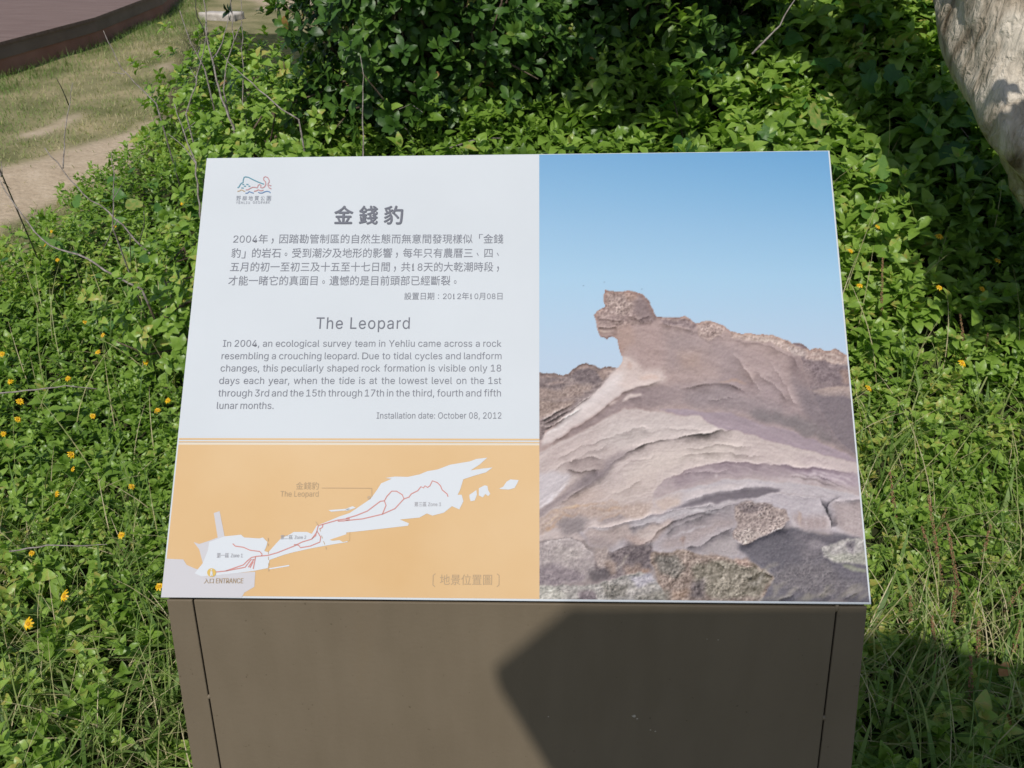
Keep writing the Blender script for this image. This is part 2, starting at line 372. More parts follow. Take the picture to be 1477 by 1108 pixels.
for cx, cy, s in ((914, 1033, 3.4), (919, 1037, 2.0), (938, 1053, 1.7), (945, 1055, 1.8), (791, 1034, 1.5), (1036, 923, 1.3), (1020, 922, .9)):
    P = onface(cx, cy, .0006); k = 9; an = np.arange(k) * 2 * pi / k; rr = s * .0008 * rng.uniform(.5, 1.2, k)
    obj('paint_chip', np.array([P + U * a * np.cos(q) + FD * a * np.sin(q) * .8 for a, q in zip(rr, an)]), [tuple(range(k))[::-1]], m_chip, cp)

# ---- the printed photograph of the rock, painted as colours on a fine grid
x0, y0_, Wp, Hp = 774, 210, 492, 668
XX, YY = np.meshgrid(np.arange(Wp) + x0 + .5, np.arange(Hp) + y0_ + .5)
C = np.zeros((Hp, Wp, 3)); TX = np.zeros((Hp, Wp)); RG = np.zeros((Hp, Wp))
def blur(a, r):
    for _ in range(2):
        for ax in (0, 1):
            k = np.cumsum(np.pad(a, [(r + 1, r) if i == ax else (0, 0) for i in range(2)], mode='edge'), axis=ax)
            sl1 = [slice(None)] * 2; sl2 = [slice(None)] * 2; sl1[ax] = slice(2 * r + 1, None); sl2[ax] = slice(0, -2 * r - 1)
            a = (k[tuple(sl1)] - k[tuple(sl2)]) / (2 * r + 1)
    return a
NA = fbm(XX / 14, YY / 14, 101, 4); NB = fbm(XX / 14 + 70, YY / 14 + 20, 111, 4); NA6 = fbm(XX / 5, YY / 5, 102, 3); NB6 = fbm(XX / 5 + 9, YY / 5, 103, 3)
NF = fbm(XX / 3.0, YY / 3.0, 121, 3); NG = fbm(XX / 5.5 + 3, YY / 4.2, 131, 4); NL = fbm(XX / 60, YY / 45, 141, 3)
def pts_(s): v = [float(q) for q in s.replace(',', ' ').split()]; return list(zip(v[0::2], v[1::2]))
def kp(s): return [(775 + x / 2.2935, 404 + y / 2.2935) for x, y in pts_(s)]      # points read off the rock close-up
def mask(s, warp=4, soft=1):
    m = inpoly(XX + warp * NA + .25 * warp * NA6, YY + warp * NB + .25 * warp * NB6, kp(s)).astype(float)
    return blur(m, soft) if soft else m
def put(m, c):
    global C
    C = C * (1 - m[..., None]) + np.array(c, float) * m[..., None]
def poly(s, c, warp=4, soft=1, op=1.0, tx=None, rg=None):
    global TX, RG
    m = mask(s, warp, soft) * op; put(m, c)
    if tx is not None: TX = TX * (1 - m) + tx * m
    if rg is not None: RG = RG * (1 - m) + rg * m
def dist_line(p, warp):
    """signed height below a polyline, distance along it (0..1) and how far off its ends"""
    p = resample(np.array(p), 2.0); X = XX + warp * NA; Y = YY + warp * NB
    best = np.full(XX.shape, 1e9); sg = np.zeros(XX.shape); tt = np.zeros(XX.shape); tg = norm(np.gradient(p, axis=0)); n = len(p)
    xa, xb = int(max(0, p[:, 0].min() - x0 - 45)), int(min(Wp, p[:, 0].max() - x0 + 45)); ya, yb = int(max(0, p[:, 1].min() - y0_ - 45)), int(min(Hp, p[:, 1].max() - y0_ + 45))
    sl_ = (slice(ya, yb), slice(xa, xb)); bx_, by_ = X[sl_], Y[sl_]; B = np.full(bx_.shape, 1e9); Sg = np.zeros(bx_.shape); T = np.zeros(bx_.shape)
    for i in range(n):
        dx, dy = bx_ - p[i, 0], by_ - p[i, 1]; d = dx * dx + dy * dy; k = d < B
        B[k] = d[k]; Sg[k] = (tg[i, 0] * dy - tg[i, 1] * dx)[k]; T[k] = i / max(1, n - 1)
    best[sl_] = np.sqrt(B); sg[sl_] = Sg; tt[sl_] = T
    return best, sg, tt
def stroke(s, c, wd, warp=3, op=1.0, soft=1):
    d, sg, t = dist_line(kp(s), warp); w_ = wd * (.3 + .7 * np.sin(np.pi * np.clip(t, .02, .98))) * (1 + .8 * NA6)
    m = np.clip(w_ - d + .6, 0, 1) * op; put(blur(m, soft) if soft else m, c)
def ledge(s, lo=40, dl=9, hi=14, dh=5, warp=4, tone=(1, .97, .96), flip=1):
    """a carved edge: a lit lip above the line and shade that fades out below it (drawn left to right)"""
    global C
    d, sg, t = dist_line(kp(s), warp); e = np.clip(np.minimum(t, 1 - t) * 8, 0, 1); sgn = sg * flip; var = np.clip(1 + 1.1 * NL + .7 * NA, .35, 1.7)
    sh = np.where(sgn > 0, np.exp(-d / (dl * var)), np.exp(-d / .8)) * e; li = np.where(sgn <= 0, np.exp(-d / dh), 0) * e * (d > .7)
    C = C - (sh * lo * 1.45 * var)[..., None] * tone + (li * hi * 1.8 * var)[..., None] * [1, .98, .95]
ky = np.array([210, 270, 330, 400, 460, 520, 560])
sk = np.array([(116, 170, 214), (134, 183, 221), (153, 195, 227), (172, 208, 233), (183, 210, 232), (192, 211, 230), (194, 212, 230)], float)
for i in range(3): C[..., i] = np.interp(YY, ky, sk[:, i]) + np.array([14, 8, 4])[i] * np.clip((1000 - XX) / 440, -.5, 1) * np.clip((560 - YY) / 300, 0, 1)
SKY = C.copy(); sil = np.zeros((Hp, Wp)); bs = np.clip((YY - 575) / 25, 0, 1); put(bs, (146, 137, 135)); TX = TX + bs
# far rocks
poly('-20 300 8 305 40 313 60 309 80 318 105 312 135 286 160 275 190 284 215 293 240 290 300 288 300 480 -20 600', (126, 113, 111), 4, 0, 1, 1.4, .9); sil = np.maximum(sil, mask('-20 300 8 305 40 313 60 309 80 318 105 312 135 286 160 275 190 284 215 293 240 290 300 288 300 480 -20 600', 4, 0))
poly('130 300 165 288 195 300 215 330 190 345 140 340 115 320', (104, 93, 95), 5, 1, .9); poly('-10 330 60 325 100 345 60 360 -10 352', (112, 100, 100), 5, 2, .8); poly('-10 356 60 362 140 350 190 352 150 385 60 398 -10 400', (154, 136, 126), 6, 2, .8); poly('-10 400 80 402 140 392 90 430 -10 470', (142, 124, 114), 6, 2, .9); poly('195 300 250 296 262 312 220 330', (146, 126, 116), 5, 1, .7)
for q in ('0 318 50 322 100 320', '120 300 160 286 200 296', '20 345 80 340 120 346', '200 312 240 304 262 306'): stroke(q, (176, 156, 146), 1.2, 5, .7)
poly('850 205 880 214 905 233 940 228 960 238 985 232 1005 240 1030 246 1120 250 1130 620 900 560 850 400', (128, 114, 116), 4, 0, 1, 1.3, .6); sil = np.maximum(sil, mask('850 205 880 214 905 233 940 228 960 238 985 232 1005 240 1030 246 1120 250 1130 620 900 560 850 400', 4, 0))
poly('880 225 940 228 1000 240 1120 250 1120 290 1000 276 940 268 890 256', (172, 152, 143), 5, 1, 1, 1.5, 1.2); poly('900 280 980 285 1120 300 1120 350 960 340 900 330', (117, 104, 108), 6, 2, .9); poly('1005 300 1120 310 1120 350 1010 345', (150, 126, 114), 6, 2, .7)
for q in ('885 240 930 246 985 252 1035 262', '900 262 950 262 1030 280', '905 234 940 230 1000 242'): stroke(q, (200, 184, 174), 1.2, 5, .8)
poly('905 360 980 352 1120 350 1120 395 1000 392 940 384', (178, 160, 150), 4, 1, .9, 1, .4); poly('900 384 940 386 1000 394 1120 396 1120 640 1000 560 930 470', (108, 102, 111), 5, 2, 1, .9, .1)
# the crouching body in its own shade
BODY = '228 33 265 38 300 35 340 42 355 50 372 70 385 95 396 121 430 125 465 122 490 119 510 130 528 145 545 138 575 138 600 142 622 152 640 170 670 178 700 177 740 180 780 183 800 192 825 200 850 212 872 240 885 290 905 350 925 400 960 470 1010 540 1110 620 1110 700 -20 700 -20 540 20 525 30 500 110 440 190 375 240 322 268 292 278 275 285 252 278 246 274 220 265 196 252 189 232 196 210 186 205 165 195 140 188 118 200 105 228 90 222 60'
poly(BODY, (172, 153, 148), 2.2, 0, 1, .8, .12)
bod = mask(BODY, 2.2, 3); sil = np.maximum(sil, mask(BODY, 2.2, 0))
for s_, c_, w_, so, o_ in (('300 150 400 140 470 200 430 300 340 270 300 220', (168, 147, 142), 14, 8, .8), ('420 170 520 160 560 240 520 300 440 280', (157, 142, 141), 14, 8, .8), ('470 230 540 225 545 285 490 290', (173, 150, 138), 10, 6, .7), ('560 200 680 215 700 330 600 340', (158, 143, 143), 16, 8, .9), ('680 230 800 250 900 400 860 470 760 400', (165, 148, 147), 16, 9, .8), ('600 320 800 340 880 470 700 460 560 400', (156, 141, 143), 16, 8, .8),
        ('340 350 560 335 640 350 640 400 500 430 380 428 300 400', (150, 136, 137), 12, 6, .8), ('480 370 640 360 760 400 820 440 700 445 520 432', (143, 132, 135), 12, 6, .8), ('700 430 800 440 905 470 930 520 820 490 720 462', (122, 115, 119), 9, 4, .8), ('820 250 870 260 905 370 870 350', (150, 134, 134), 10, 6, .8), ('850 330 900 370 990 530 900 480', (140, 128, 132), 10, 6, .8)): poly(s_, c_, w_, so, o_)
poly('855 300 905 350 950 372 1010 380 1110 400 1110 640 1000 560 930 500 880 430', (116, 107, 112), 10, 6, .85, .9, .15); poly('700 432 800 436 900 456 1000 530 940 540 850 500 740 466', (118, 112, 114), 9, 4, .75)
poly('840 262 890 250 930 330 900 360 860 330', (138, 122, 122), 8, 5, .8)
# head: pitted crown, dark cheek, jutting jaw
poly('228 33 300 36 345 44 375 75 396 122 380 150 330 150 270 160 210 150 188 118 228 90', (146, 127, 122), 3, 1, 1, 1.5, 1); poly('228 34 290 40 315 60 320 95 290 120 232 100', (160, 142, 134), 4, 2, .9, 1.8, 1.8); poly('330 46 360 56 385 95 398 140 350 140 325 100', (128, 112, 112), 4, 3, .9, 1, .3)
poly('196 108 240 98 262 112 240 130 200 128', (172, 152, 145), 4, 1, .9, 1.5, 1.4); poly('290 40 335 46 330 70 300 76', (176, 150, 136), 5, 2, .7); poly('210 150 270 150 290 175 262 190 215 180', (160, 140, 133), 5, 2, .8); poly('255 150 310 150 330 200 290 240 274 215 262 190', (170, 145, 133), 7, 4, .8)
ledge('192 132 225 130 262 136 290 130', 34, 4, 16, 3, 2); ledge('204 158 235 160 268 156', 40, 4, 18, 3, 2); ledge('300 120 340 128 380 122', 22, 6, 6, 4, 4); stroke('206 168 226 172 250 170', (205, 186, 172), 1.5, 2, .9); stroke('212 188 232 195 250 188', (104, 92, 96), 1.6, 2, .9); stroke('224 140 250 142 280 139', (196, 178, 168), 1, 2, .8)
# pitted crust along the back
poly('396 121 465 121 510 130 528 146 520 165 470 150 420 148', (134, 118, 118), 3, 1, 1, 1.6, .9); poly('530 143 600 142 630 160 610 185 560 205 530 180', (168, 149, 141), 4, 1, .9, 1.8, 2); poly('640 172 700 177 780 184 850 212 890 232 880 250 830 232 770 206 700 196 640 190', (180, 161, 151), 4, 1, .95, 1.7, 1.3); poly('830 216 888 232 892 250 850 252', (184, 170, 164), 4, 1, .8)
for q in ('400 128 440 130 490 124 520 140', '545 142 600 147 625 160', '660 184 720 184 790 192 850 216', '690 192 760 196 820 214'): stroke(q, (206, 190, 178), 1.2, 5, .75)
ledge('400 150 460 152 520 168 560 208 600 190 650 192', 24, 8, 8, 4, 6); ledge('650 196 720 204 790 222 850 262 880 300', 20, 10, 5, 4, 6); ledge('470 362 530 350 600 345 660 352 700 372', 30, 5, 6, 4, 4); stroke('600 340 650 334 690 340', (182, 152, 132), 2.4, 5, .5)
for q in ('640 240 700 300 740 380', '760 260 820 340 860 420', '560 400 640 390 700 400', '720 300 790 350 840 400'): ledge(q, 12, 8, 8, 6, 6)
# chest and foreleg in full sun
poly('285 250 300 258 322 280 316 305 345 322 400 308 412 325 380 342 335 352 290 370 250 396 205 432 150 470 90 512 50 540 15 545 20 520 110 440 190 375 240 322 268 292', (214, 204, 201), 3, 2, 1, .6, .1)
poly('285 252 330 270 350 300 420 296 430 322 390 350 300 372 240 330 262 295', (214, 199, 192), 7, 4, .9); poly('300 266 322 284 316 300 302 290', (196, 172, 160), 4, 2, .7); poly('262 310 285 300 290 330 230 380 130 450 60 500 110 445 190 378', (228, 221, 219), 4, 4, .9); poly('340 322 398 312 404 324 360 336', (214, 190, 178), 4, 2, .8)
ledge('412 328 380 345 330 358 285 376 245 404 200 440 140 482 85 520 40 550', 52, 11, 6, 5, 3, flip=-1)
poly('290 385 340 362 420 350 470 356 440 400 380 425 300 428 235 452 150 496 70 540 150 478 230 420', (146, 131, 132), 6, 3, .75); stroke('285 402 310 386 345 378', (206, 192, 186), 3, 3, .9); stroke('240 412 262 400', (204, 188, 182), 2.4, 2, .8); ledge('280 408 312 394 350 384', 20, 5, 0, 3, 2)
for q in ('20 482 80 450 140 412 185 378', '24 498 90 462 150 424', '15 470 70 438 120 408'): ledge(q, 46, 3, 32, 3, 3)
stroke('20 515 70 492 120 462', (232, 226, 224), 1.6, 3, .8)
# sunlit slope below
SL = '-20 580 60 548 150 500 230 455 290 430 340 428 400 440 470 445 540 450 570 474 600 490 650 495 700 505 760 530 850 550 950 575 1062 605 1110 614 1110 860 -20 860'
poly(SL, (196, 184, 180), 4, 1, 1, .8, .2); low_ = mask(SL, 4, 4)
for s_, c_, so, o_ in (('250 450 420 444 560 470 640 500 500 520 380 530 280 560 180 540', (203, 194, 190), 6, .9), ('380 560 560 530 700 540 640 600 500 610 400 650 330 690 280 660', (212, 201, 193), 8, .9), ('250 690 380 620 420 660 370 720 280 750 200 740', (201, 188, 181), 8, .8), ('640 560 800 560 980 600 900 616 700 604', (200, 187, 183), 8, .8), ('40 560 180 510 230 530 120 600 20 640', (192, 178, 174), 8, .8), ('60 700 180 680 250 700 180 760 80 770', (196, 178, 168), 8, .8), ('860 570 1060 606 1060 630 900 618', (190, 176, 178), 6, .7)): poly(s_, c_, 9, so, o_)
poly('400 428 500 430 560 438 640 440 700 464 760 486 850 503 950 545 1060 590 1110 610 1110 622 1062 606 950 577 850 552 760 532 700 507 650 497 600 492 570 476 540 452 470 446', (161, 147, 156), 3, 1, 1, .5, .1); poly('560 440 640 440 700 464 850 504 1000 566 850 526 700 480', (152, 139, 147), 5, 3, .8)
for q in ('60 600 130 560 210 530 300 500 400 486', '330 505 430 490 560 492', '20 650 90 610 180 570 260 540', '480 560 600 545 720 552', '420 600 520 580 640 574 760 590', '260 640 320 600 400 580', '240 720 300 690 350 660'): ledge(q, 17, 6, 9, 5, 6)
ledge('60 752 110 718 160 686 200 655 228 625 252 600 290 574 340 550 400 534 470 520 560 506 650 494', 84, 6, 18, 5, 4)
poly('340 552 292 577 258 606 232 640 195 668 140 700 60 750 20 780 0 800 0 770 70 718 125 672 175 640 212 598 262 570', (143, 132, 134), 4, 3, .9); poly('250 600 225 640 170 680 120 705 150 668 205 625', (128, 118, 121), 5, 3, .8); poly('90 602 150 588 225 590 215 628 150 652 100 632', (164, 150, 147), 6, 3, .8); ledge('96 626 150 640 205 628', 34, 6, 6, 4, 4); ledge('100 602 160 590 220 588', 20, 5, 14, 4, 4)
poly('-10 640 60 632 112 640 104 676 50 730 -10 770', (202, 198, 203), 6, 3, .9); stroke('10 760 60 716 104 676', (226, 222, 226), 2.2, 5, .8); stroke('10 700 60 672 100 656', (214, 210, 214), 2, 5, .7)
# the two swept ledges with mauve shade
PU = '385 702 420 666 470 641 530 621 600 606 700 606 800 613 900 621 1062 642 1110 650 1110 722 1060 712 950 686 850 668 760 665 700 660 620 661 560 681 480 696 420 716 390 742'
poly(PU, (180, 168, 169), 4, 1, .95, .6, .1); poly('440 664 530 628 600 610 700 608 800 616 900 640 820 650 700 648 620 650 540 672 470 690', (164, 151, 157), 6, 4, .85); poly('800 620 900 622 1110 650 1110 690 950 664', (166, 152, 164), 6, 3, .8)
ledge('385 702 420 666 470 641 530 621 600 606 700 606 800 613 900 621 1062 642', 26, 9, 16, 5, 4, (.95, 1, .9)); ledge('480 646 540 634 580 640 640 630', 18, 5, 14, 4, 4)
for q in ('800 640 880 648 960 664 1050 704', '780 650 860 656 950 676 1030 704', '840 636 920 644 1000 664 1060 688', '900 634 980 646 1060 668', '760 660 840 662 930 676'): stroke(q, (208, 198, 202), 1.1, 5, .8)
for q in ('820 645 900 656 990 684', '860 640 950 656 1040 694'): ledge(q, 26, 4, 10, 3, 4)
DD = '385 748 384 726 420 714 480 694 560 678 620 660 700 660 760 665 850 668 950 686 1060 712 1110 716 1110 730 900 716 800 706 720 722 640 736 560 750 480 758 420 772'
poly(DD, (188, 183, 188), 3, 1, 1, .8, .2); poly('384 730 430 714 480 704 470 744 420 766 390 754', (202, 185, 174), 5, 3, .9); poly('430 716 560 690 640 672 720 672 600 700 480 726', (200, 192, 192), 5, 3, .8)
poly('500 734 560 714 630 700 700 690 760 687 804 690 800 708 720 724 640 738 560 752 480 762 412 782 430 766 470 748', (106, 101, 109), 4, 2, 1, .6, .1); ledge('470 738 520 722 580 706 640 697 700 688 760 686 802 690', 24, 6, 20, 5, 3); stroke('592 655 592 642', (214, 206, 206), 1.3, 1, .9)
# ochre weed line and hollow
poly('-10 810 40 775 90 752 160 748 270 738 385 744 370 775 260 790 150 785 60 810 -10 850', (180, 162, 150), 6, 3, .85, 1.2, .6); poly('70 800 110 778 150 782 172 800 160 842 120 852 84 838', (126, 119, 121), 9, 4, .85, .8, .2); poly('180 790 270 780 320 786 250 806', (146, 136, 136), 6, 3, .8)
for q in ('0 806 50 770 110 750 170 742 270 736', '30 830 60 800 90 780 130 776', '40 780 80 770 120 780 150 760', '180 752 240 760 300 744', '270 738 285 770', '200 792 250 778 300 782', '10 840 50 810 80 818', '120 748 150 740'): stroke(q, (184, 154, 126), 1.1, 7, .7); 
for q in ('50 768 110 747 170 740', '20 820 60 788 84 774'): stroke(q, (216, 190, 160), .9, 6, .7)
# grey slabs
poly('140 835 180 820 250 815 300 800 380 775 460 760 560 745 640 728 720 722 800 706 1110 722 1110 870 900 830 660 930 380 900 250 905 180 880', (170, 164, 168), 4, 1, 1, .95, .4)
poly('150 832 240 818 300 806 320 840 250 880 180 872', (188, 174, 168), 6, 3, .9); poly('290 850 400 800 460 790 420 830 380 870 320 890', (186, 166, 157), 6, 3, .9); poly('300 800 460 764 640 732 680 730 600 750 470 786 340 815', (190, 187, 192), 6, 3, .85); poly('420 860 540 800 650 780 655 800 560 850 480 888 400 890', (164, 153, 152), 7, 4, .9); poly('510 905 590 866 652 836 668 870 650 925 560 918', (176, 170, 171), 6, 3, .9)
ledge('140 836 180 822 250 816 300 802 380 777 460 762 560 747 640 730', 16, 14, 20, 4, 3); poly('150 850 200 884 250 898 250 866 200 846', (140, 130, 130), 6, 4, .6); poly('320 826 400 806 452 800 400 838 376 866 330 850', (196, 188, 184), 6, 4, .6); poly('430 842 500 806 600 776 680 750 670 780 560 812 470 856', (150, 143, 146), 7, 4, .6); ledge('370 892 376 864 402 830 452 800 520 776 600 755 680 736', 66, 5, 10, 5, 3, flip=1); ledge('420 850 450 820 500 796 560 780', 30, 5, 8, 4, 4); ledge('490 892 540 878 590 850 652 816', 48, 7, 10, 5, 4); ledge('300 822 360 806 420 800', 22, 5, 8, 4, 4); ledge('250 900 320 880 380 866', 26, 7, 10, 4, 5); ledge('480 760 560 752 640 740', 20, 4, 8, 4, 4)
for q in ('320 808 400 786 480 770', '420 792 500 772 600 752', '540 770 620 756', '440 850 520 820 600 800', '180 826 240 820'): stroke(q, (204, 202, 206), 1.1, 6, .8)
stroke('470 860 485 850 480 880', (142, 120, 110), 2.4, 6, .6)
poly('700 722 780 708 850 712 930 716 1110 718 1110 862 1010 842 960 830 880 826 836 800 820 762 760 742', (188, 183, 189), 4, 1, 1, .9, .3); poly('980 736 1090 730 1090 862 1012 842 985 800', (174, 162, 161), 6, 4, .9); poly('840 775 960 780 975 830 880 826', (168, 154, 152), 7, 4, .85)
ledge('932 716 944 738 958 764 972 800 976 822', 60, 6, 12, 4, 3, flip=-1); ledge('1004 716 972 736 962 756 964 782', 46, 5, 10, 4, 3); ledge('700 724 780 712 850 716 930 722', 14, 8, 12, 4, 4); ledge('980 734 1030 730 1085 728', 26, 4, 8, 4, 3); stroke('860 762 872 790 876 812', (178, 156, 142), 2.2, 5, .6)
for i in range(11): stroke('%d %d %d %d' % (846 + i * 22, 772 + i % 3 * 8, 852 + i * 21, 822), (204, 196, 196), 1.0, 4, .55)
# deep shade, pitted block
poly('660 885 720 862 760 842 850 815 880 826 950 848 1010 842 1110 866 1120 1100 1000 1060 770 1075 735 1060 785 985 720 940 690 912', (95, 94, 103), 5, 2, 1, 1.0, .4); poly('700 880 850 840 900 900 860 980 790 960', (86, 86, 95), 8, 6, .8); poly('760 990 840 940 960 930 1000 980 1060 1000 1000 1060 860 1040', (106, 103, 106), 9, 5, .7, 1.3, .8); poly('860 900 940 890 960 920 880 930', (112, 108, 112), 8, 4, .6, 1.2, .6); poly('840 830 900 832 950 900 880 920', (104, 101, 108), 8, 5, .7); poly('880 826 960 848 1085 866 1085 880 900 870', (86, 84, 92), 6, 3, .7)
poly('893 862 930 858 960 880 935 900 905 890', (132, 128, 134), 4, 2, .9, 1, .4)
poly('940 890 968 872 1000 860 1110 850 1110 942 1000 938 952 922', (166, 165, 162), 4, 1, 1, 1.8, 1.4); poly('950 905 1100 900 1100 940 1000 936', (154, 158, 144), 5, 2, .8); poly('1020 868 1050 862 1046 900 1022 892', (112, 109, 115), 4, 1, .8); stroke('1020 950 1060 958 1090 962', (140, 146, 128), 3, 4, .8); stroke('1010 945 1050 950', (128, 134, 118), 2, 4, .7)
poly('650 858 654 800 656 750 700 735 760 740 820 760 832 790 810 822 752 842 722 862 682 874', (152, 139, 134), 5, 1, 1, 1.6, 2.6); poly('656 752 700 736 780 744 740 764 690 770', (112, 102, 103), 5, 2, .85, 1.5, 1.4); poly('652 850 700 820 740 844 690 874', (168, 158, 152), 4, 2, .8); ledge('652 868 682 876 724 862 756 844 812 822 834 792', 40, 6, 14, 4, 2)
# weed-grown rubble
poly('-20 880 10 868 40 855 100 850 150 868 185 908 198 942 170 985 80 1012 -20 1010', (164, 156, 155), 4, 1, 1, 1.3, .7); poly('-10 945 70 935 110 960 160 970 140 1000 60 1014 -10 1005', (126, 117, 123), 6, 3, .85); poly('60 880 130 878 160 910 110 940 60 920', (177, 170, 166), 7, 4, .8); ledge('10 872 50 858 100 853 150 870 186 912', 4, 8, 20, 3, 3, flip=-1)
poly('200 890 250 900 300 886 380 880 378 960 330 990 240 985 190 960', (108, 99, 101), 5, 1, 1, 1.5, 1); poly('290 870 375 880 378 930 330 960 290 930', (92, 84, 87), 5, 3, .85); poly('190 880 235 880 245 930 215 960 190 930', (160, 148, 142), 5, 2, .9); poly('285 940 340 945 330 990 295 985', (146, 126, 112), 8, 3, .75); poly('340 955 372 958 366 985 338 980', (152, 124, 104), 4, 2, .8); poly('225 930 262 930 262 975 232 975', (146, 128, 116), 4, 2, .8); poly('165 958 240 958 238 1002 178 1004', (80, 75, 79), 5, 3, .9); stroke('255 970 290 920 310 905', (158, 150, 142), 1.6, 4, .8)
poly('372 905 480 893 560 912 660 920 705 930 785 985 770 1005 735 1075 420 1075 400 1010', (138, 123, 112), 4, 1, 1, 2, 1.6); poly('510 940 620 925 700 935 780 985 730 1050 600 1060 520 1020', (124, 122, 106), 7, 3, .8); poly('385 915 450 905 500 950 460 985 400 965', (100, 99, 92), 6, 3, .85); poly('505 1000 560 990 545 1060 500 1058', (82, 76, 78), 6, 3, .85); poly('450 1030 500 1020 490 1060 440 1060', (160, 136, 116), 5, 3, .7); poly('655 915 700 926 715 950 670 945', (164, 138, 126), 5, 2, .8); poly('560 905 640 918 600 930', (156, 138, 126), 5, 2, .8)
ledge('690 990 740 965 785 985', 36, 7, 18, 4, 3); ledge('380 910 440 900 500 905', 10, 6, 14, 3, 4); ledge('560 930 620 950 600 1000', 26, 8, 10, 4, 6)
poly('-20 1015 60 1012 200 1008 260 988 340 962 400 1000 430 1075 -20 1075', (162, 161, 156), 4, 1, 1, 1.9, 1.5); poly('0 1020 60 1015 100 1040 60 1070 0 1070', (188, 190, 178), 6, 3, .8); poly('210 1010 300 1005 290 1050 230 1055', (110, 109, 101), 5, 2, .85); poly('130 1030 190 1022 196 1060 136 1062', (116, 106, 112), 5, 2, .85); poly('300 985 370 968 390 1000 330 1015', (172, 172, 184), 4, 2, .85); poly('330 1040 430 1030 440 1075 320 1075', (114, 113, 103), 6, 3, .8); ledge('200 1012 262 990 340 966', 20, 7, 16, 3, 4)
for q in ('735 985 770 950 800 938', '778 1000 792 1030 786 1055', '770 1000 800 1012 830 1002', '790 1060 830 1040 860 1020', '860 1062 930 1040 980 1030', '940 1050 955 1015 975 1003', '990 1060 1040 1020 1080 1000', '1030 1062 1070 1020 1095 1016', '720 1062 780 1052', '880 1058 910 1052', '1060 1064 1095 1030', '700 1010 740 985'): stroke(q, (138, 135, 126), 3.4, 7, .7, 2)
for q in ('800 1056 850 1044', '1000 1066 1060 1030', '930 1046 960 1020'): ledge(q, 26, 5, 14, 3, 3)
# print grain: broad mottling, strata, pits
TXs = np.clip(TX, 0, 2); rock = blur((TX > 0).astype(float), 1); dx_ = XX - 985
arch = YY - np.where(dx_ < 0, .0017, .0010) * dx_ ** 2
st1 = fbm(XX / 70 + .5 * NL, arch / 3.0 + 1.6 * NB, 161, 4); st2 = fbm(XX / 34, arch / 9 + NB, 171, 4); lw = low_ * (TXs < 1.05) * (C.mean(-1) > 125)
C = C + (blur(lw, 2) * (8 * (st1 - np.roll(st1, 2, 0)) + 8 * (st2 - np.roll(st2, 3, 0)) + 8 * fbm(XX / 26, arch / 14, 181, 3)))[..., None] * [1, .98, .96]
bn = fbm((XX + .5 * YY) / 22, (YY - .35 * XX) / 8, 191, 5); bw = bod * (1 - low_) * (YY > 470)
C = C + (bw * (9 * bn + 9 * (bn - np.roll(bn, 2, 0))))[..., None] * [1, .97, .95]
lump = NA - np.roll(np.roll(NA, 2, 0), 2, 1); lp2 = NG - np.roll(np.roll(NG, 2, 0), 1, 1); g1 = rng.normal(0, 1, C.shape[:2]); g1 = .55 * g1 + .45 * blur(g1, 1) * 3
C = C + (TXs * (9 * (TXs - .5).clip(0) * 2 * lump * 1.7 + 11 * lp2 + 3.0 * g1))[..., None] * [1, .98, .95]
rough = (TXs > 1.05) * 1.0; C = C + (blur(rough, 2) * TXs * (15 * fbm(XX / 8, YY / 6, 196, 4) + 10 * fbm(XX / 3.2, YY / 3.2, 197, 2)))[..., None] * [1.02, 1, .95]
# pits: dark cells with pale rims
jx = rng.random((200, 200)); jy = rng.random((200, 200))
def pits(cs):
    ux, uy = (XX + 2 * NA6) / cs, (YY + 2 * NB6) / (cs * .85); ix, iy = np.floor(ux).astype(int), np.floor(uy).astype(int); d1 = np.full(XX.shape, 9.); d2 = d1.copy()
    for a in (-1, 0, 1):
        for b_ in (-1, 0, 1):
            q = np.hypot(ux - ix - a - jx[(iy + b_) % 200, (ix + a) % 200], uy - iy - b_ - jy[(iy + b_) % 200, (ix + a) % 200]); d2 = np.minimum(np.maximum(q, d1), d2); d1 = np.minimum(q, d1)
    return d1, d2 - d1
p1, e1 = pits(5.2); p2, e2 = pits(3.2)
RG = RG * (.55 + .9 * np.clip(NA + .5 * NG, -.4, .5)); C = C + (RG * (17 * np.clip(.22 - e1, 0, .22) / .22 - 34 * np.clip(.33 - p1, 0, .33) / .33 - 16 * np.clip(.3 - p2, 0, .3) / .3 + 8 * np.clip(.2 - e2, 0, .2) / .2))[..., None] * [.9, .86, .8]
sil = np.maximum(sil, YY > 600)[..., None]; C = C * sil + SKY * (1 - sil)
for q in ((872, 407), (926, 417), (842, 412)): C[int(q[1] - y0_), int(q[0] - x0):int(q[0] - x0) + 2] = (120, 140, 160)
bl = lambda r: np.stack([blur(C[..., i], r) for i in range(3)], -1)
C = C + sil * (.8 * (C - bl(1)) + .35 * (C - bl(4))); C = C * (1 - sil) + (C * .83 * np.array([1.012, .99, .98]) + np.array([36, 33, 33])) * sil
C = C + rng.normal(0, .8, C.shape); C = np.clip(C, 40, 246)
u_a = uv(779, 540)[0]; mg = .0028
nu, nv_ = 330, 470; us = np.linspace(u_a, 1 - mg, nu + 1); vs = np.linspace(mg * 1.6, 1 - mg * .8, nv_ + 1); UU, VV = np.meshgrid(us, vs)
qx, qy = pxy(UU.ravel(), VV.ravel()); fx = np.clip(qx - x0 - .5, 0, Wp - 1.01); fy = np.clip(qy - y0_ - .5, 0, Hp - 1.01); ix, iy = fx.astype(int), fy.astype(int); ax, ay = (fx - ix)[:, None], (fy - iy)[:, None]
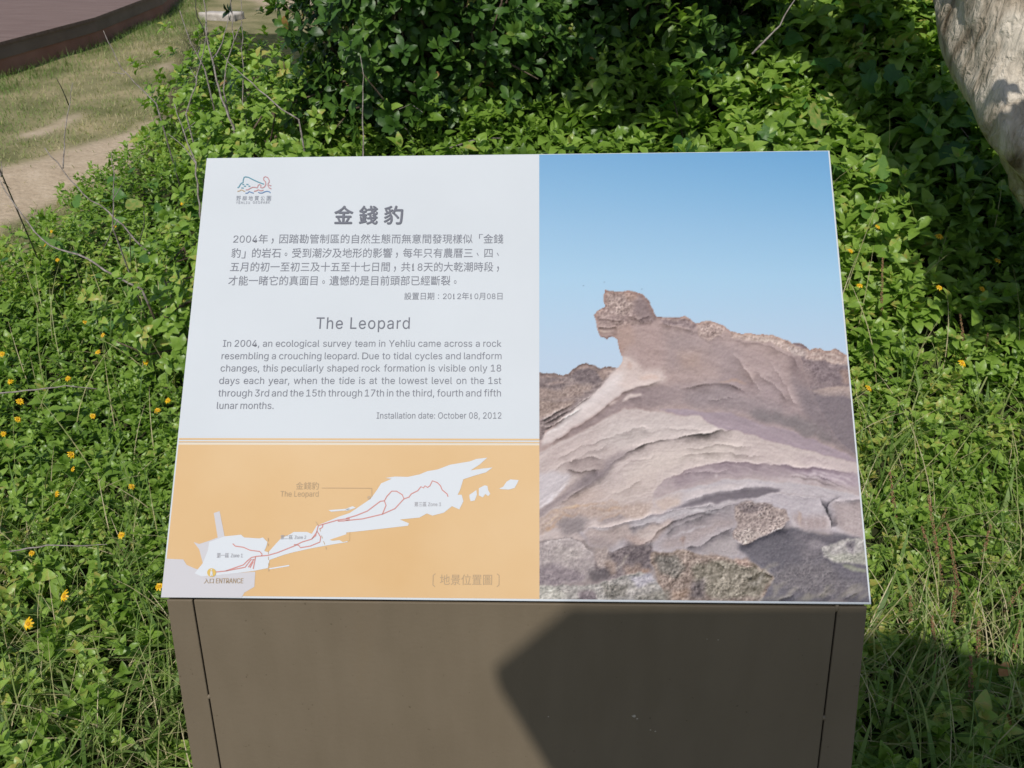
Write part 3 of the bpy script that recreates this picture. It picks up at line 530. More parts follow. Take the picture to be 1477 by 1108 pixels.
cc = (C[iy, ix] * (1 - ax) + C[iy, ix + 1] * ax) * (1 - ay) + (C[iy + 1, ix] * (1 - ax) + C[iy + 1, ix + 1] * ax) * ay
m_ph, t, b = mat('photo_print', (.5, .5, .5), .6, .12); a = N(t, 'ShaderNodeAttribute', attribute_name='ink'); t.links.new(a.outputs['Color'], b.inputs['Base Color'])
gi = np.arange((nu + 1) * (nv_ + 1)).reshape(nv_ + 1, nu + 1)
V = QBL + U * (UU.ravel() * PW)[:, None] + Vv * (VV.ravel() * PH)[:, None] + NP * .0004
obj('rock_photo_print', V, np.stack([gi[:-1, :-1], gi[:-1, 1:], gi[1:, 1:], gi[1:, :-1]], -1).reshape(-1, 4), m_ph, sign, False, {'ink': ('POINT', np.clip(lin(cc) / KP, 0, .85))})

# ---- orange map
def flat(name, polys, m, z, parent):
    V = []; Fc = []
    for p in polys:
        o = len(V); V += [onp(*uv(*q), z) for q in p]; Fc.append(tuple(range(o, o + len(p))))
    o = obj(name, V, Fc, m, parent)
    for f in o.data.polygons:
        pass
    bm = bmesh.new(); bm.from_mesh(o.data)
    for f in bm.faces:
        f.normal_update()
        if f.normal @ Vector(NP) < 0: f.normal_flip()
    bmesh.ops.triangulate(bm, faces=bm.faces[:]); bm.to_mesh(o.data); bm.free()
    return o
def ribbon(lines, wd):
    out = []
    for s in lines:
        p = np.array(pts_(s)); tg = np.gradient(p, axis=0) if len(p) > 2 else np.tile(p[1] - p[0], (2, 1)); nn = norm(np.c_[-tg[:, 1], tg[:, 0]]) * wd / 2
        for i in range(len(p) - 1): out.append([tuple(p[i] - nn[i]), tuple(p[i + 1] - nn[i + 1]), tuple(p[i + 1] + nn[i + 1]), tuple(p[i] + nn[i])])
    return out
m_or, t, b = mat('orange_print', ink((236, 199, 150)), .6, .12); tc = N(t, 'ShaderNodeTexCoord'); n = N(t, 'ShaderNodeTexNoise'); n.inputs['Scale'].default_value = 3.5; n.inputs['Detail'].default_value = 5
t.links.new(tc.outputs['Object'], n.inputs['Vector']); r = ramp(t, [(.3, ink((229, 188, 134))), (.65, ink((238, 203, 156)))]); t.links.new(n.outputs[0], r.inputs[0]); t.links.new(r.outputs[0], b.inputs['Base Color'])
va = uv(500, 642)[1]
def urect(ua, ub, v0, v1): return [pxy(np.array([p]), np.array([q])) for p, q in ((ua, v0), (ub, v0), (ub, v1), (ua, v1))]
def rectpx(ua, ub, v0, v1): return [(float(a[0]), float(b_[0])) for a, b_ in urect(ua, ub, v0, v1)]
mp = flat('location_map', [rectpx(mg, u_a, mg * 1.6, va)], m_or, .0004, sign)
vb = [(uv(500, y)[1], uv(500, y + h)[1]) for y, h in ((632.5, 2.4), (637, 1.8))]
flat('orange_stripe', [rectpx(mg, u_a, b2, b1) for b1, b2 in vb], m_or, .0004, sign)
m_cream = print_mat('cream_print', (240, 226, 203)); flat('cream_stripe', [rectpx(mg, u_a, va, uv(500, 639.5)[1])], m_cream, .0003, sign)
m_land = print_mat('land_print', (229, 233, 237)); m_town = print_mat('town_print', (217, 214, 217))
def q1(s): return [(225 + x * .2347, 620 + y * .2347) for x, y in pts_(s)]      # first map close-up
def q2(s): return [(500 + x * .23465, 620 + y * .23465) for x, y in pts_(s)]
town = [q1('60 792 170 797 190 830 240 852 300 870 360 880 500 880 612 872 606 965 545 1000 527 1030 32 1030'), q1('240 690 270 703 380 665 357 508 396 500 424 652 340 680 310 770 300 830 240 880 285 800 270 720')]
town[1] = q1('234 690 268 702 330 682 382 662 358 512 394 500 424 655 330 690 322 740 290 820 268 735')
flat('town_area', town, m_town, .0007, mp)
landA = q1('330 690 424 655 525 645 545 662 640 668 660 662 688 690 680 720 668 745 690 752 700 745 740 700 770 668 830 640 850 628 930 628 960 640 990 590 1040 570 1130 533 1193 512') + q2('150 425 190 370 215 330 280 302 240 297 300 288 380 290 450 275 500 255 560 245 640 215 700 205 760 195 800 180 868 172 820 215 765 250 830 240 900 232 860 262 780 285 720 305 700 370 685 400 710 400 720 440 695 490 650 470 600 510 530 528 495 515 450 540 330 552 385 575 380 590 250 605 100 622 0 632') + q1('1180 690 1080 706 960 728 850 752 790 768 700 800 690 850 600 868 500 880 360 895 280 900 240 882 290 820 322 740')
flat('headland', [landA], m_land, .0009, mp)
for isl in [q2('757 400 780 385 800 370 803 400 790 435 765 440 758 420'), q2('815 360 850 342 868 345 872 370 885 395 872 408 855 395 840 416 815 405'), q2('940 362 965 350 985 320 1010 305 1060 310 1050 332 1035 358 1000 368 955 366'), q1('690 852 820 830 822 838 700 858'), q1('1062 494 1193 484 1193 494 1080 504'), q2('0 485 40 470 60 480 0 500')]: flat('islet', [isl], m_land, .0009, mp)
flat('inlet', [q1('1070 676 1180 640 1193 628 1193 682 1150 690 1130 678 1085 682')], m_or, .0012, mp)
m_red = print_mat('route_print', (222, 156, 148))
rl = ['475 700 490 715 540 722 580 740 640 748 655 765 650 775', '370 874 430 868 540 830 565 805 590 785 620 778 690 772 750 755 850 715 900 690 960 672 990 630 1000 590 1040 578 1120 555 1193 545', '600 855 615 780', '570 845 605 795 585 800 550 845 430 868', '850 705 880 710 890 725 950 715 1010 690 1015 660 992 622 985 650 960 670', '1030 580 1025 600 1010 610', '1120 562 1160 560 1193 553', '580 848 600 810']
rl2 = ['0 545 60 528 130 500 170 470 210 440 235 437', '0 558 100 548 220 520 300 485 355 425 345 400 310 378 280 378 250 410 235 437 245 465 222 520', '355 425 385 415 400 395 440 375 460 350 475 358 485 345 500 355 515 345 530 314 560 325 580 345 590 370 620 395 626 412']
rp = ribbon([' '.join('%f %f' % p for p in q1(s)) for s in rl] + [' '.join('%f %f' % p for p in q2(s)) for s in rl2], 1.5)
flat('walking_route', rp, m_red, .0013, mp)
m_gray = print_mat('gray_print', (141, 143, 152)); m_lg = print_mat('pale_gray_print', (208, 180, 146)); m_mapt = print_mat('map_text_print', (194, 168, 134)); m_hd = print_mat('dark_gray_print', (124, 126, 136))
dash = ['692 665 693 685', '693 700 693 715', '694 745 694 765', '694 780 694 800', '695 820 695 835', '695 850 695 870', '985 565 1000 590', '1008 605 1014 625', '1020 650 1026 668', '1032 685 1040 705', '1045 720 1050 735']
for dd_ in (dash[:6], dash[6:]): flat('zone_border', ribbon([' '.join('%f %f' % p for p in q1(s)) for s in dd_], .9), m_lg, .0013, mp)
flat('leader_line', ribbon(['465 704 537 704.3', '537 704.3 537 717'], .7) + [[(533 + 2.6 * cos(k), 718 + 2.6 * sin(k)) for k in np.arange(8) * pi / 4]], m_lg, .0013, mp)
m_ent = print_mat('entrance_mark_print', (232, 196, 110))
em_ = flat('entrance_mark', [[(306 + 6.4 * cos(k), 826 + 6.2 * sin(k)) for k in np.arange(20) * pi / 10]], m_ent, .0015, mp)
flat('walker_symbol', [[(305, 821), (307, 821), (307, 823), (305, 823)], [(304.6, 824), (307.4, 824), (307.8, 831), (306.4, 831), (306, 828), (305.5, 831), (304, 831)]], m_land, .0019, em_)

# ---- lettering
try: INTER = bpy.data.fonts.load(os.path.join(bpy.utils.system_resource('DATAFILES', path='fonts'), 'Inter.woff2'))
except Exception: INTER = None
def glyphs(body, font=None, bold=0, sp=1.0):
    if font is not None and any(c in 'kDK' for c in body):      # these letters are cleaner in the built-in face
        runs = []; x = 0.0; sc = I1 / float(glyphs('T')[0][:, 1].max()); wI = float(glyphs('I', font)[0][:, 0].max())
        for c in body if sp != 1 else [r for r in __import__('re').split('([kDK])', body) if r]:
            if c in 'kDK': q = glyphs(c); V = q[0] * [sc, sc, 1]; ad = float(V[:, 0].max()) + .02
            elif c == ' ': x += .2 * sp; continue
            else: q = glyphs(c, font); V = q[0]; ad = float(glyphs(c + 'I', font)[0][:, 0].max()) - wI
            runs.append((V + [x, 0, 0], q[1])); x += ad * (sp if len(c) == 1 else 1)
        return join(runs)
    c = bpy.data.curves.new('t', 'FONT'); c.body = body; c.space_character = sp; c.offset = bold; c.resolution_u = 3
    if font: c.font = font
    o = bpy.data.objects.new('t', c); COL.objects.link(o); bpy.context.view_layer.update()
    me = bpy.data.meshes.new_from_object(o.evaluated_get(bpy.context.evaluated_depsgraph_get()))
    V = np.array([v.co for v in me.vertices]); Fc = [tuple(p.vertices) for p in me.polygons]
    bpy.data.objects.remove(o); bpy.data.curves.remove(c); bpy.data.meshes.remove(me)
    par = list(range(len(V)))                            # strokes that cross get tiny steps so that no two faces share a plane
    def fd(i):
        while par[i] != i: par[i] = par[par[i]]; i = par[i]
        return i
    for f in Fc:
        for j in f[1:]: par[fd(f[0])] = fd(j)
    rt_ = [fd(i) for i in range(len(V))]; ids = {r: k for k, r in enumerate(sorted(set(rt_)))}
    V[:, 2] = [ids[r] % 5 * .00003 for r in rt_]
    return V, Fc
def text_line(body, xl, xr, yb, hpx, font=None, bold=0, sp=1.0, href=None, xa=None):
    """letters laid on the panel from photograph x xl to xr, baseline yb; hpx = height of the reference letters"""
    V, Fc = glyphs(body, font, bold, sp); p0 = uv(xl, yb); p1 = uv(xr, yb); vt = uv((xl + xr) / 2, yb - hpx)
    x_min, x_max = V[:, 0].min(), V[:, 0].max(); href = href or V[:, 1].max()
    W_ = V.copy(); uu = p0[0] + (V[:, 0] - x_min) / (x_max - x_min) * (p1[0] - p0[0]); vv = p0[1] + (p1[1] - p0[1]) * (uu - p0[0]) / (p1[0] - p0[0]) + V[:, 1] / href * (vt[1] - (p0[1] + p1[1]) / 2)
    return QBL + U * (uu * PW)[:, None] + Vv * (vv * PH)[:, None] + NP * (.0004 + V[:, 2:3]), Fc
def text_part(name, lines, m, parent=None, lift=0):
    V, Fc = join(lines); return obj(name, V + NP * lift, Fc, m, parent or sign)
def heavy(c, xl, xr, yb, h, e=.7):
    """a bold character: the strokes printed again with small shifts"""
    return [(lambda q: (q[0] + NP * .00016 * i, q[1]))(text_line(c, xl + dx, xr + dx, yb + dy, h, None)) for i, (dx, dy) in enumerate(((0, 0), (e, 0), (-e, 0), (0, e * .7), (0, -e * .7)))]
text_part('chinese_heading', heavy('金', 483.7, 510.3, 321.5, 24) + heavy('錢', 519.7, 546, 321.5, 24) + heavy('豹', 555.7, 582.3, 321.5, 24), m_hd)
def cjk(s, xl, xr, yb, h, cell_, m=None):
    """even-spaced characters: each takes its own cell of the line"""
    out = []; n = sum(cell_.get(c, 1) for c in s); w_ = (xr - xl) / n; x = xl
    for c in s:
        k = cell_.get(c, 1) * w_; g_ = k * .93
        if c in '，、。': out.append(text_line(c, x + k * .33, x + k * .33 + w_ * (.2 if c != '。' else .25), yb - (1.6 if c == '，' else 3) , h * .3 if c != '，' else h * .42, None))
        elif c == '：': out.append(text_line(c, x + k * .42, x + k * .56, yb - 1, h * .62, None))
        elif c == '「': out.append(text_line(c, x + k * .60, x + k * .98, yb - h * .35, h * .65, None))
        elif c == '」': out.append(text_line(c, x + k * .05, x + k * .43, yb, h * .65, None))
        elif c.isdigit(): out.append(text_line(c, x + k * (.22 if c == '1' else .1), x + k * (.56 if c == '1' else .88), yb - h * .07, h * .78, INTER, .012 if c == '1' else 0))
        else:
            q = glyphs(c)[0]; em = h / .9; out.append(text_line(c, x + q[:, 0].min() * k, x + q[:, 0].max() * k, yb - .055 * em, em, None, 0, 1, 1.0))
        x += k
    return out
CW = {c: .62 for c in '0123456789'}
L1 = cjk('2004年，因踏勘管制區的自然生態而無意間發現樣似「金錢', 337, 728, 351, 13, CW) + cjk('豹」的岩石。受到潮汐及地形的影響，每年只有農曆三、四、', 334.5, 728, 371.5, 13.4, CW) \
    + cjk('五月的初一至初三及十五至十七日間，共18天的大乾潮時段，', 332.5, 728, 391.5, 13.4, CW) + cjk('才能一睹它的真面目。遺憾的是目前頭部已經斷裂。', 330, 666, 411.5, 13.6, CW)
text_part('chinese_text', L1, m_gray)
text_part('chinese_date', cjk('設置日期：2012年10月08日', 584, 728, 432.2, 10.2, CW), m_gray)
I1 = float(glyphs('T', INTER)[0][:, 1].max()); print('cap height', I1)
text_part('english_heading', [text_line('The Leopard', 457, 592, 474.5, 16.5, INTER, 0, 1.08, I1)], m_hd)
EN = [('In 2004, an ecological survey team in Yehliu came across a rock', 322.5, 724.5, 500.3, 9.6), ('resembling a crouching leopard. Due to tidal cycles and landform', 320.5, 724.5, 518.3, 9.7), ('changes, this peculiarly shaped rock formation is visible only 18', 319, 724, 536, 9.8),
      ('days each year, when the tide is at the lowest level on the 1st', 317, 724, 554, 9.9), ('through 3rd and the 15th through 17th in the third, fourth and fifth', 315.5, 723.5, 572, 10), ('lunar months.', 313.5, 395.5, 590, 10)]
def justified(s, xl, xr, yb, h, fill=True):
    ws = s.split(' '); out = []
    wd = [(lambda q: q[:, 0].max() - q[:, 0].min())(glyphs(w_, INTER)[0]) for w_ in ws]
    k = h / I1 * 1.0                                   # photograph pixels per font unit
    k = min(k, (xr - xl) / (sum(wd) + .2 * (len(ws) - 1))); g_ = (xr - xl - sum(wd) * k) / max(1, len(ws) - 1)
    x = xl
    for w_, d in zip(ws, wd): out.append(text_line(w_, x, x + d * k, yb, h, INTER, 0, 1, I1)); x += d * k + g_
    return out
text_part('english_text', sum((justified(*e) for e in EN), []), m_gray)
text_part('english_date', [text_line('Installation date: October 08, 2012', 544, 724, 604, 9, INTER, 0, 1, I1)], m_gray)
mt = text_part('map_caption', cjk('地景位置圖', 634, 711, 843.5, 15, CW) + [text_line('〔', 624, 628, 845, 18), text_line('〕', 716.5, 720.5, 845, 18)], m_mapt, mp, .0004)
text_part('map_name', cjk('金錢豹', 427, 461, 706, 10.5, CW) + [text_line('The Leopard', 405, 460, 716.5, 8, INTER, 0, 1, I1)], m_mapt, mp, .0004)
m_zone = print_mat('zone_text_print', (186, 184, 188))
for zt, z2, xa_, xb_, xc_, xd_, yz, hz in (('第一區', 'Zone 1', 313, 331, 333.5, 350.5, 804.5, 7), ('第二區', 'Zone 2', 405, 423, 425.5, 442, 778, 6.4), ('第三區', 'Zone 3', 598, 616, 618, 636.5, 730.6, 6.6)):
    text_part('zone_name', cjk(zt, xa_, xb_, yz, hz, CW) + [text_line(z2, xc_, xd_, yz - .5, hz * .76, INTER, 0, 1, I1)], m_zone, mp, .0012)
text_part('entrance_name', cjk('入口', 294.5, 309.5, 841.5, 7.6, CW) + [text_line('ENTRANCE', 312, 351, 841.3, 7.2, INTER, 0, 1, I1)], m_mapt, mp, .0012)
# ---- park emblem
def q3(s): return ' '.join('%f %f' % (330 + x * .08802, 240 + y * .08802) for x, y in pts_(s))
m_teal = print_mat('teal_print', (112, 164, 180)); m_pink = print_mat('pink_print', (205, 158, 160)); m_bl = print_mat('blue_print', (120, 150, 190)); m_oc = print_mat('ochre_print', (205, 180, 150)); m_sm = print_mat('small_gray_print', (160, 164, 174))
em0 = flat('emblem', ribbon([q3('165 355 190 340 215 295 235 275 255 270 262 220 275 180 300 175 340 180 430 225 510 262 600 295'), q3('245 298 275 300'), q3('310 298 345 300'), q3('270 326 305 328'), q3('345 326 375 328'), q3('228 356 268 358')], 1.5), m_teal, .0005, sign)
flat('emblem_figure', ribbon([q3('300 388 340 385 370 365 410 345 450 345 490 355 505 310 530 300 550 312 545 350 580 355 610 335 630 300 625 255 595 225 595 190 620 170 660 185 685 230 685 265 665 285 665 320 685 355 720 372'), q3('680 305 700 320 720 318')], 1.4), m_pink, .0005, em0)
flat('emblem_sand', ribbon([q3('165 412 200 405 225 388 250 395 270 408 290 412')], 1.4), m_oc, .0005, em0)
flat('emblem_wave', ribbon([q3('295 445 330 440 360 415 390 430 430 442'), q3('505 425 530 440 570 440 610 420 650 410 690 420 705 440')], 1.5), m_bl, .0005, em0)
flat('emblem_coral', ribbon([q3('435 412 470 405 510 385 535 400 560 402 590 392')], 1.5), m_pink, .0005, em0)
text_part('emblem_name', sum(([text_line(c, 342.6 + i * 8.75, 348.8 + i * 8.75, 289, 6.2, None)] for i, c in enumerate('野柳地質公園')), []) + [text_line('YEHLIU', 342, 362, 294.3, 3.6, INTER, 0, 1.2, I1), text_line('GEOPARK', 366.5, 391.5, 294, 3.6, INTER, 0, 1.2, I1)], m_sm, em0)

# ------------------------------------------------------------------ boardwalk deck, stone
m_dt = noise_mat('deck_boards', (.145, .09, .07), (.2, .135, .11), 3, .6, .3, .3, 7, (1, 14, 1)); m_df = noise_mat('deck_fascia', (.15, .105, .085), (.2, .145, .12), 4, .6, .3, .2); m_dr = noise_mat('deck_riser', (.26, .125, .09), (.34, .175, .13), 3, .8, .2, .3)
foot = [at_z(-420, 225, 0), at_z(0, 112, 0), at_z(146, 66, 0), at_z(239, 24, 0)]
fa = np.array([p * [1, 1, 0] for p in foot]); DH = .26
cen = np.array([-9, 12, 0.]); back = [fa[3] + np.array([-1.0, 4.5, 0]), fa[0] + np.array([-7, 5, 0])]
outl = list(fa) + back
def prism(pl, z0, z1):
    n = len(pl); V = [p + [0, 0, z0] for p in pl] + [p + [0, 0, z1] for p in pl]
    return np.array(V), [tuple(range(n))[::-1], tuple(range(n, 2 * n))] + [(i, (i + 1) % n, n + (i + 1) % n, n + i) for i in range(n)]
deck = empty('boardwalk_deck', tuple(fa[1]), 'low purple-brown wooden deck with a reddish riser beside the lawn', 'deck')
def inset(pl, d):
    c = np.mean(pl, 0); return [p + norm(c - p) * d for p in pl]
V, Fc = prism(inset(outl, .012), 0, DH - .11); obj('riser', V, Fc, m_dr, deck)
V, Fc = prism(inset(outl, .0), DH - .13 + .001, DH - .028); obj('fascia', V, Fc, m_df, deck)
V, Fc = prism(inset(outl, -.02), DH - .027, DH); obj('deck_top', V, Fc, m_dt, deck)
m_st = noise_mat('pale_stone', (.42, .37, .32), (.58, .53, .47), 12, .9, .2, .5)
p = at_z(320, 24, 0.02); bm = bmesh.new(); bmesh.ops.create_cube(bm, size=1); bmesh.ops.subdivide_edges(bm, edges=bm.edges[:], cuts=3, use_grid_fill=True)
V = np.array([v.co for v in bm.verts]); fc = [[v.index for v in f.verts] for f in bm.faces]; bm.free()
V = V * [.44, .2, .09] * (1 + .25 * fbm(V[:, :1] * 3 + 9, V[:, 1:2] * 3, 8, 2)); ca, sa = cos(-.25), sin(-.25)
V = np.c_[V[:, 0] * ca - V[:, 1] * sa, V[:, 0] * sa + V[:, 1] * ca, V[:, 2]] + p
tag(obj('stone_slab', V, fc, m_st, None, True, None, p), 'pale flat stone slab lying in the grass beyond the deck corner', 'stone')

# ------------------------------------------------------------------ plants
G_WED = leaf_mat('groundcover_leaf', [(0, (.085, .16, .02)), (.35, (.145, .25, .032)), (.7, (.22, .345, .055)), (.9, (.29, .42, .08)), (1, (.42, .38, .1))], .38, .4, .34)
G_GRS = leaf_mat('grass_blade', [(0, (.075, .15, .028)), (.45, (.15, .24, .05)), (.7, (.24, .30, .09)), (.85, (.44, .39, .2)), (1, (.56, .47, .3))], .5, .3, .3)
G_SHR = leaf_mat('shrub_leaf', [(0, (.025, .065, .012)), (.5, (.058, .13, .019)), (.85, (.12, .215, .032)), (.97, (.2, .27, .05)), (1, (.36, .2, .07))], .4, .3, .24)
G_VIN = leaf_mat('vine_leaf', [(0, (.03, .09, .022)), (.5, (.075, .18, .033)), (.85, (.14, .26, .05)), (1, (.32, .32, .09))], .45, .35, .3)
M_TWG = noise_mat('dead_twig', (.17, .14, .12), (.34, .3, .27), 60, .85, .2, .4)
M_BRN = noise_mat('shrub_branch', (.07, .05, .035), (.16, .12, .085), 50, .85, .2, .4)
def visible(P, m=260):
    px, py = proj(P); return (px > -m) & (px < 1477 + m) & (py > -m) & (py < 1108 + m) & (P[:, 1] > .15)
def in_sign(x, y): return (np.abs(x) < .47) & (y > QBL[1] - .24) & (y < QTL[1] + .06)
def sprigs(x, y, hfrac, L, tint0, K=4, tpl=T_WED, tiltf=.35):
    n = len(x); gz = ground_z(x, y); top = gz + canopy(x, y) * hfrac
    e = .15; nrm = norm(np.c_[-(ground_z(x + e, y) - ground_z(x - e, y)) / (2 * e), -(ground_z(x, y + e) - ground_z(x, y - e)) / (2 * e), np.ones(n)])
    w_ = norm(nrm * .5 + np.array([0, 0, .6]) + rng.normal(0, tiltf, (n, 3)) * [1, 1, .4]); a = norm(np.cross(w_, rng.normal(0, 1, (n, 3)))); b2 = np.cross(w_, a)
    out = []; P0 = np.c_[x, y, top]
    for k in range(K):
        el = R_(68 - 62 * k / max(1, K - 1)); sc = .45 + .55 * min(1, (k + .5) / 2)
        for s_ in (0, 1):
            ph = k * pi / 2 + s_ * pi + rng.normal(0, .35, n); rad = a * np.cos(ph)[:, None] + b2 * np.sin(ph)[:, None]; ee = (el + rng.normal(0, .28, n))[:, None]
            A = rad * np.cos(ee) + w_ * np.sin(ee); Nn = w_ * np.cos(ee) - rad * np.sin(ee) + rng.normal(0, .15, (n, 3))
            l = L * sc * rng.uniform(.75, 1.2, n); P = P0 - w_ * (k * .016 + .003)[..., None] if False else P0 - w_ * (k * .017)
            out.append(leaves(tpl, P, A, Nn, l, l * rng.uniform(.8, 1.05, n), np.clip(tint0 + .16 * (1 - k / K) + rng.normal(0, .09, n), 0, .94)))
    return out
# wedelia ground cover
def scatter(x0_, x1, y0__, y1, dens):
    n = int((x1 - x0_) * (y1 - y0__) * dens); return rng.uniform(x0_, x1, n), rng.uniform(y0__, y1, n)
x, y = scatter(-3.6, 3.4, .25, 5.2, 1500)
P = np.c_[x, y, ground_z(x, y) + .1]; px, py = proj(P)
k = visible(P) & (cover_edge(x, y) + .22 * fbm(x * 3, y * 3, 55, 3) > .0) & ~in_sign(x, y)
d = np.hypot(x, y); k &= rng.random(len(x)) < np.clip(1.25 - .17 * d, .35, 1)
grs = np.where(x > 0, smooth((1.95 - y + .9 * fbm(x * 1.5, y * 1.5, 91, 3)) / 1.1) * .8, smooth((1.55 - y + .5 * fbm(x * 1.5, y * 1.5, 92, 3)) / .6) * .9)
k &= rng.random(len(x)) > grs * .75
x, y, d = x[k], y[k], d[k]; big = smooth((y - 1.8) / 1.0) * smooth((x + .6) / .9)
tb = .56 - .24 * big + .6 * fbm(x * 1.6, y * 1.6, 61, 3) + rng.normal(0, .13, len(x))
L = (.031 + .025 * big + .006 * (x > 0)) * np.exp(rng.normal(0, .2, len(x)))
lst = []
for lo, hi, tp, K in ((0, 2.6, T_WED, 4), (2.6, 99, T_WEDS, 3)):
    q = (d >= lo) & (d < hi); lst += sprigs(x[q], y[q], rng.uniform(.35, 1.08, q.sum()), L[q] * (1 if lo == 0 else 1.15), tb[q], K, tp)
print('cover leaves', sum(len(v) for v, f, t_ in lst) // 18)
x, y = scatter(-.5, 2.7, 2.1, 4.3, 62); n = len(x); lst += sprigs(x, y, rng.uniform(1.15, 1.9, n), rng.uniform(.05, .075, n), rng.uniform(.35, .7, n), 3, T_WED, .3)
x, y = scatter(-2.0, -.4, 1.6, 3.2, 30); q = cover_edge(x, y) > .15; x, y = x[q], y[q]; n = len(x); lst += sprigs(x, y, rng.uniform(1.0, 1.35, n), rng.uniform(.045, .06, n), rng.uniform(.4, .75, n), 3, T_WED, .3)
tag(leafobj('ground_cover', lst, G_WED), 'bright green creeping ground cover of small glossy toothed leaves around the plinth', 'ground cover', kind='stuff')
# long grass
x, y = scatter(-2.6, 2.4, .2, 3.2, 3700); P = np.c_[x, y, ground_z(x, y)]
grs = np.where(x > 0, smooth((2.3 - y + .9 * fbm(x * 1.5, y * 1.5, 91, 3)) / 1.1), smooth((1.8 - y + .5 * fbm(x * 1.5, y * 1.5, 92, 3)) / .8) + .07)
k = visible(P) & (cover_edge(x, y) > .05) & ~in_sign(x, y) & (rng.random(len(x)) < grs * np.where(x > 0, np.where(y > 1.15, .42, .7), .8)); x, y, P = x[k], y[k], P[k]; n = len(x)
dry = rng.random(n) < .24
print('grass', n)
lst = [blades(P + [0, 0, .02], rng.uniform(0, 2 * pi, n), rng.uniform(.08, .22, n) * (1 + .2 * dry), rng.uniform(.05, .6, n) + .5 * dry * rng.random(n), rng.uniform(.2, 1.3, n), np.where(dry, .0022, rng.uniform(.0015, .0055, n)), np.where(dry, rng.uniform(.8, 1, n), np.clip(.45 + .4 * fbm(x, y, 17, 2) + rng.normal(0, .15, n), 0, .72)))]
# wide soft blades
q = rng.random(n) < .2; m = q.sum(); lst.append(blades(P[q] + [0, 0, .02], rng.uniform(0, 2 * pi, m), rng.uniform(.1, .2, m), rng.uniform(.3, .8, m), rng.uniform(.3, 1.0, m), rng.uniform(.008, .014, m), rng.uniform(.1, .55, m)))
# scattered stalks with seed heads through the cover
x, y = scatter(-2.2, 2.2, .4, 2.8, 45); P = np.c_[x, y, ground_z(x, y) + .03]; k = visible(P) & (cover_edge(x, y) > .1) & ~in_sign(x, y); P = P[k]; n = len(P)
lst.append(blades(P, rng.uniform(0, 2 * pi, n), rng.uniform(.2, .38, n), rng.uniform(.05, .4, n), rng.uniform(.1, .9, n), np.full(n, .0024), rng.uniform(.7, 1, n), 6))
tag(leafobj('long_grass', lst, G_GRS), 'long green and straw-coloured grass blades mixed through the bed', 'grass', kind='stuff')
# mown lawn
x, y = scatter(-9.5, -1.2, 2.3, 12.5, 1700); z = ground_z(x, y); P = np.c_[x, y, z]; px, py = proj(P); k = visible(P, 60) & (cover_edge(x, y) < .25)
wx_ = px + 22 * fbm(x * 1.6, y * 1.6, 3, 4); wy_ = py + 16 * fbm(x * 1.6 + 50, y * 1.6, 13, 4); dm = np.zeros(len(x), bool)
for p in DIRT: dm |= inpoly(wx_, wy_, p)
k &= ~(dm & (rng.random(len(x)) < .97)); dk = inpoly(x, y, [(p[0], p[1]) for p in inset(outl, .02)]); k &= ~dk
near_deck = np.min([np.abs((x - a[0]) * (b_[1] - a[1]) - (y - a[1]) * (b_[0] - a[0])) / np.hypot(*(b_ - a)[:2]) for a, b_ in zip(fa[:-1], fa[1:])], 0)
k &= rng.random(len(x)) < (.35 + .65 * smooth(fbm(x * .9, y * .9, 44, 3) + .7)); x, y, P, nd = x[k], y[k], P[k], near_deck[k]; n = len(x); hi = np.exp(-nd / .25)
print('lawn', n)
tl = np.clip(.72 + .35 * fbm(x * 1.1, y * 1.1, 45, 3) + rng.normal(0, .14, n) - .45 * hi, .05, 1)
tag(leafobj('lawn_grass', blades(P, rng.uniform(0, 2 * pi, n), rng.uniform(.018, .045, n) * (1 + 1.7 * hi), rng.uniform(.1, .9, n), rng.uniform(.1, .9, n), rng.uniform(.002, .0045, n), tl, 2), G_GRS), 'short dry lawn grass along the sandy path', 'grass', kind='stuff')

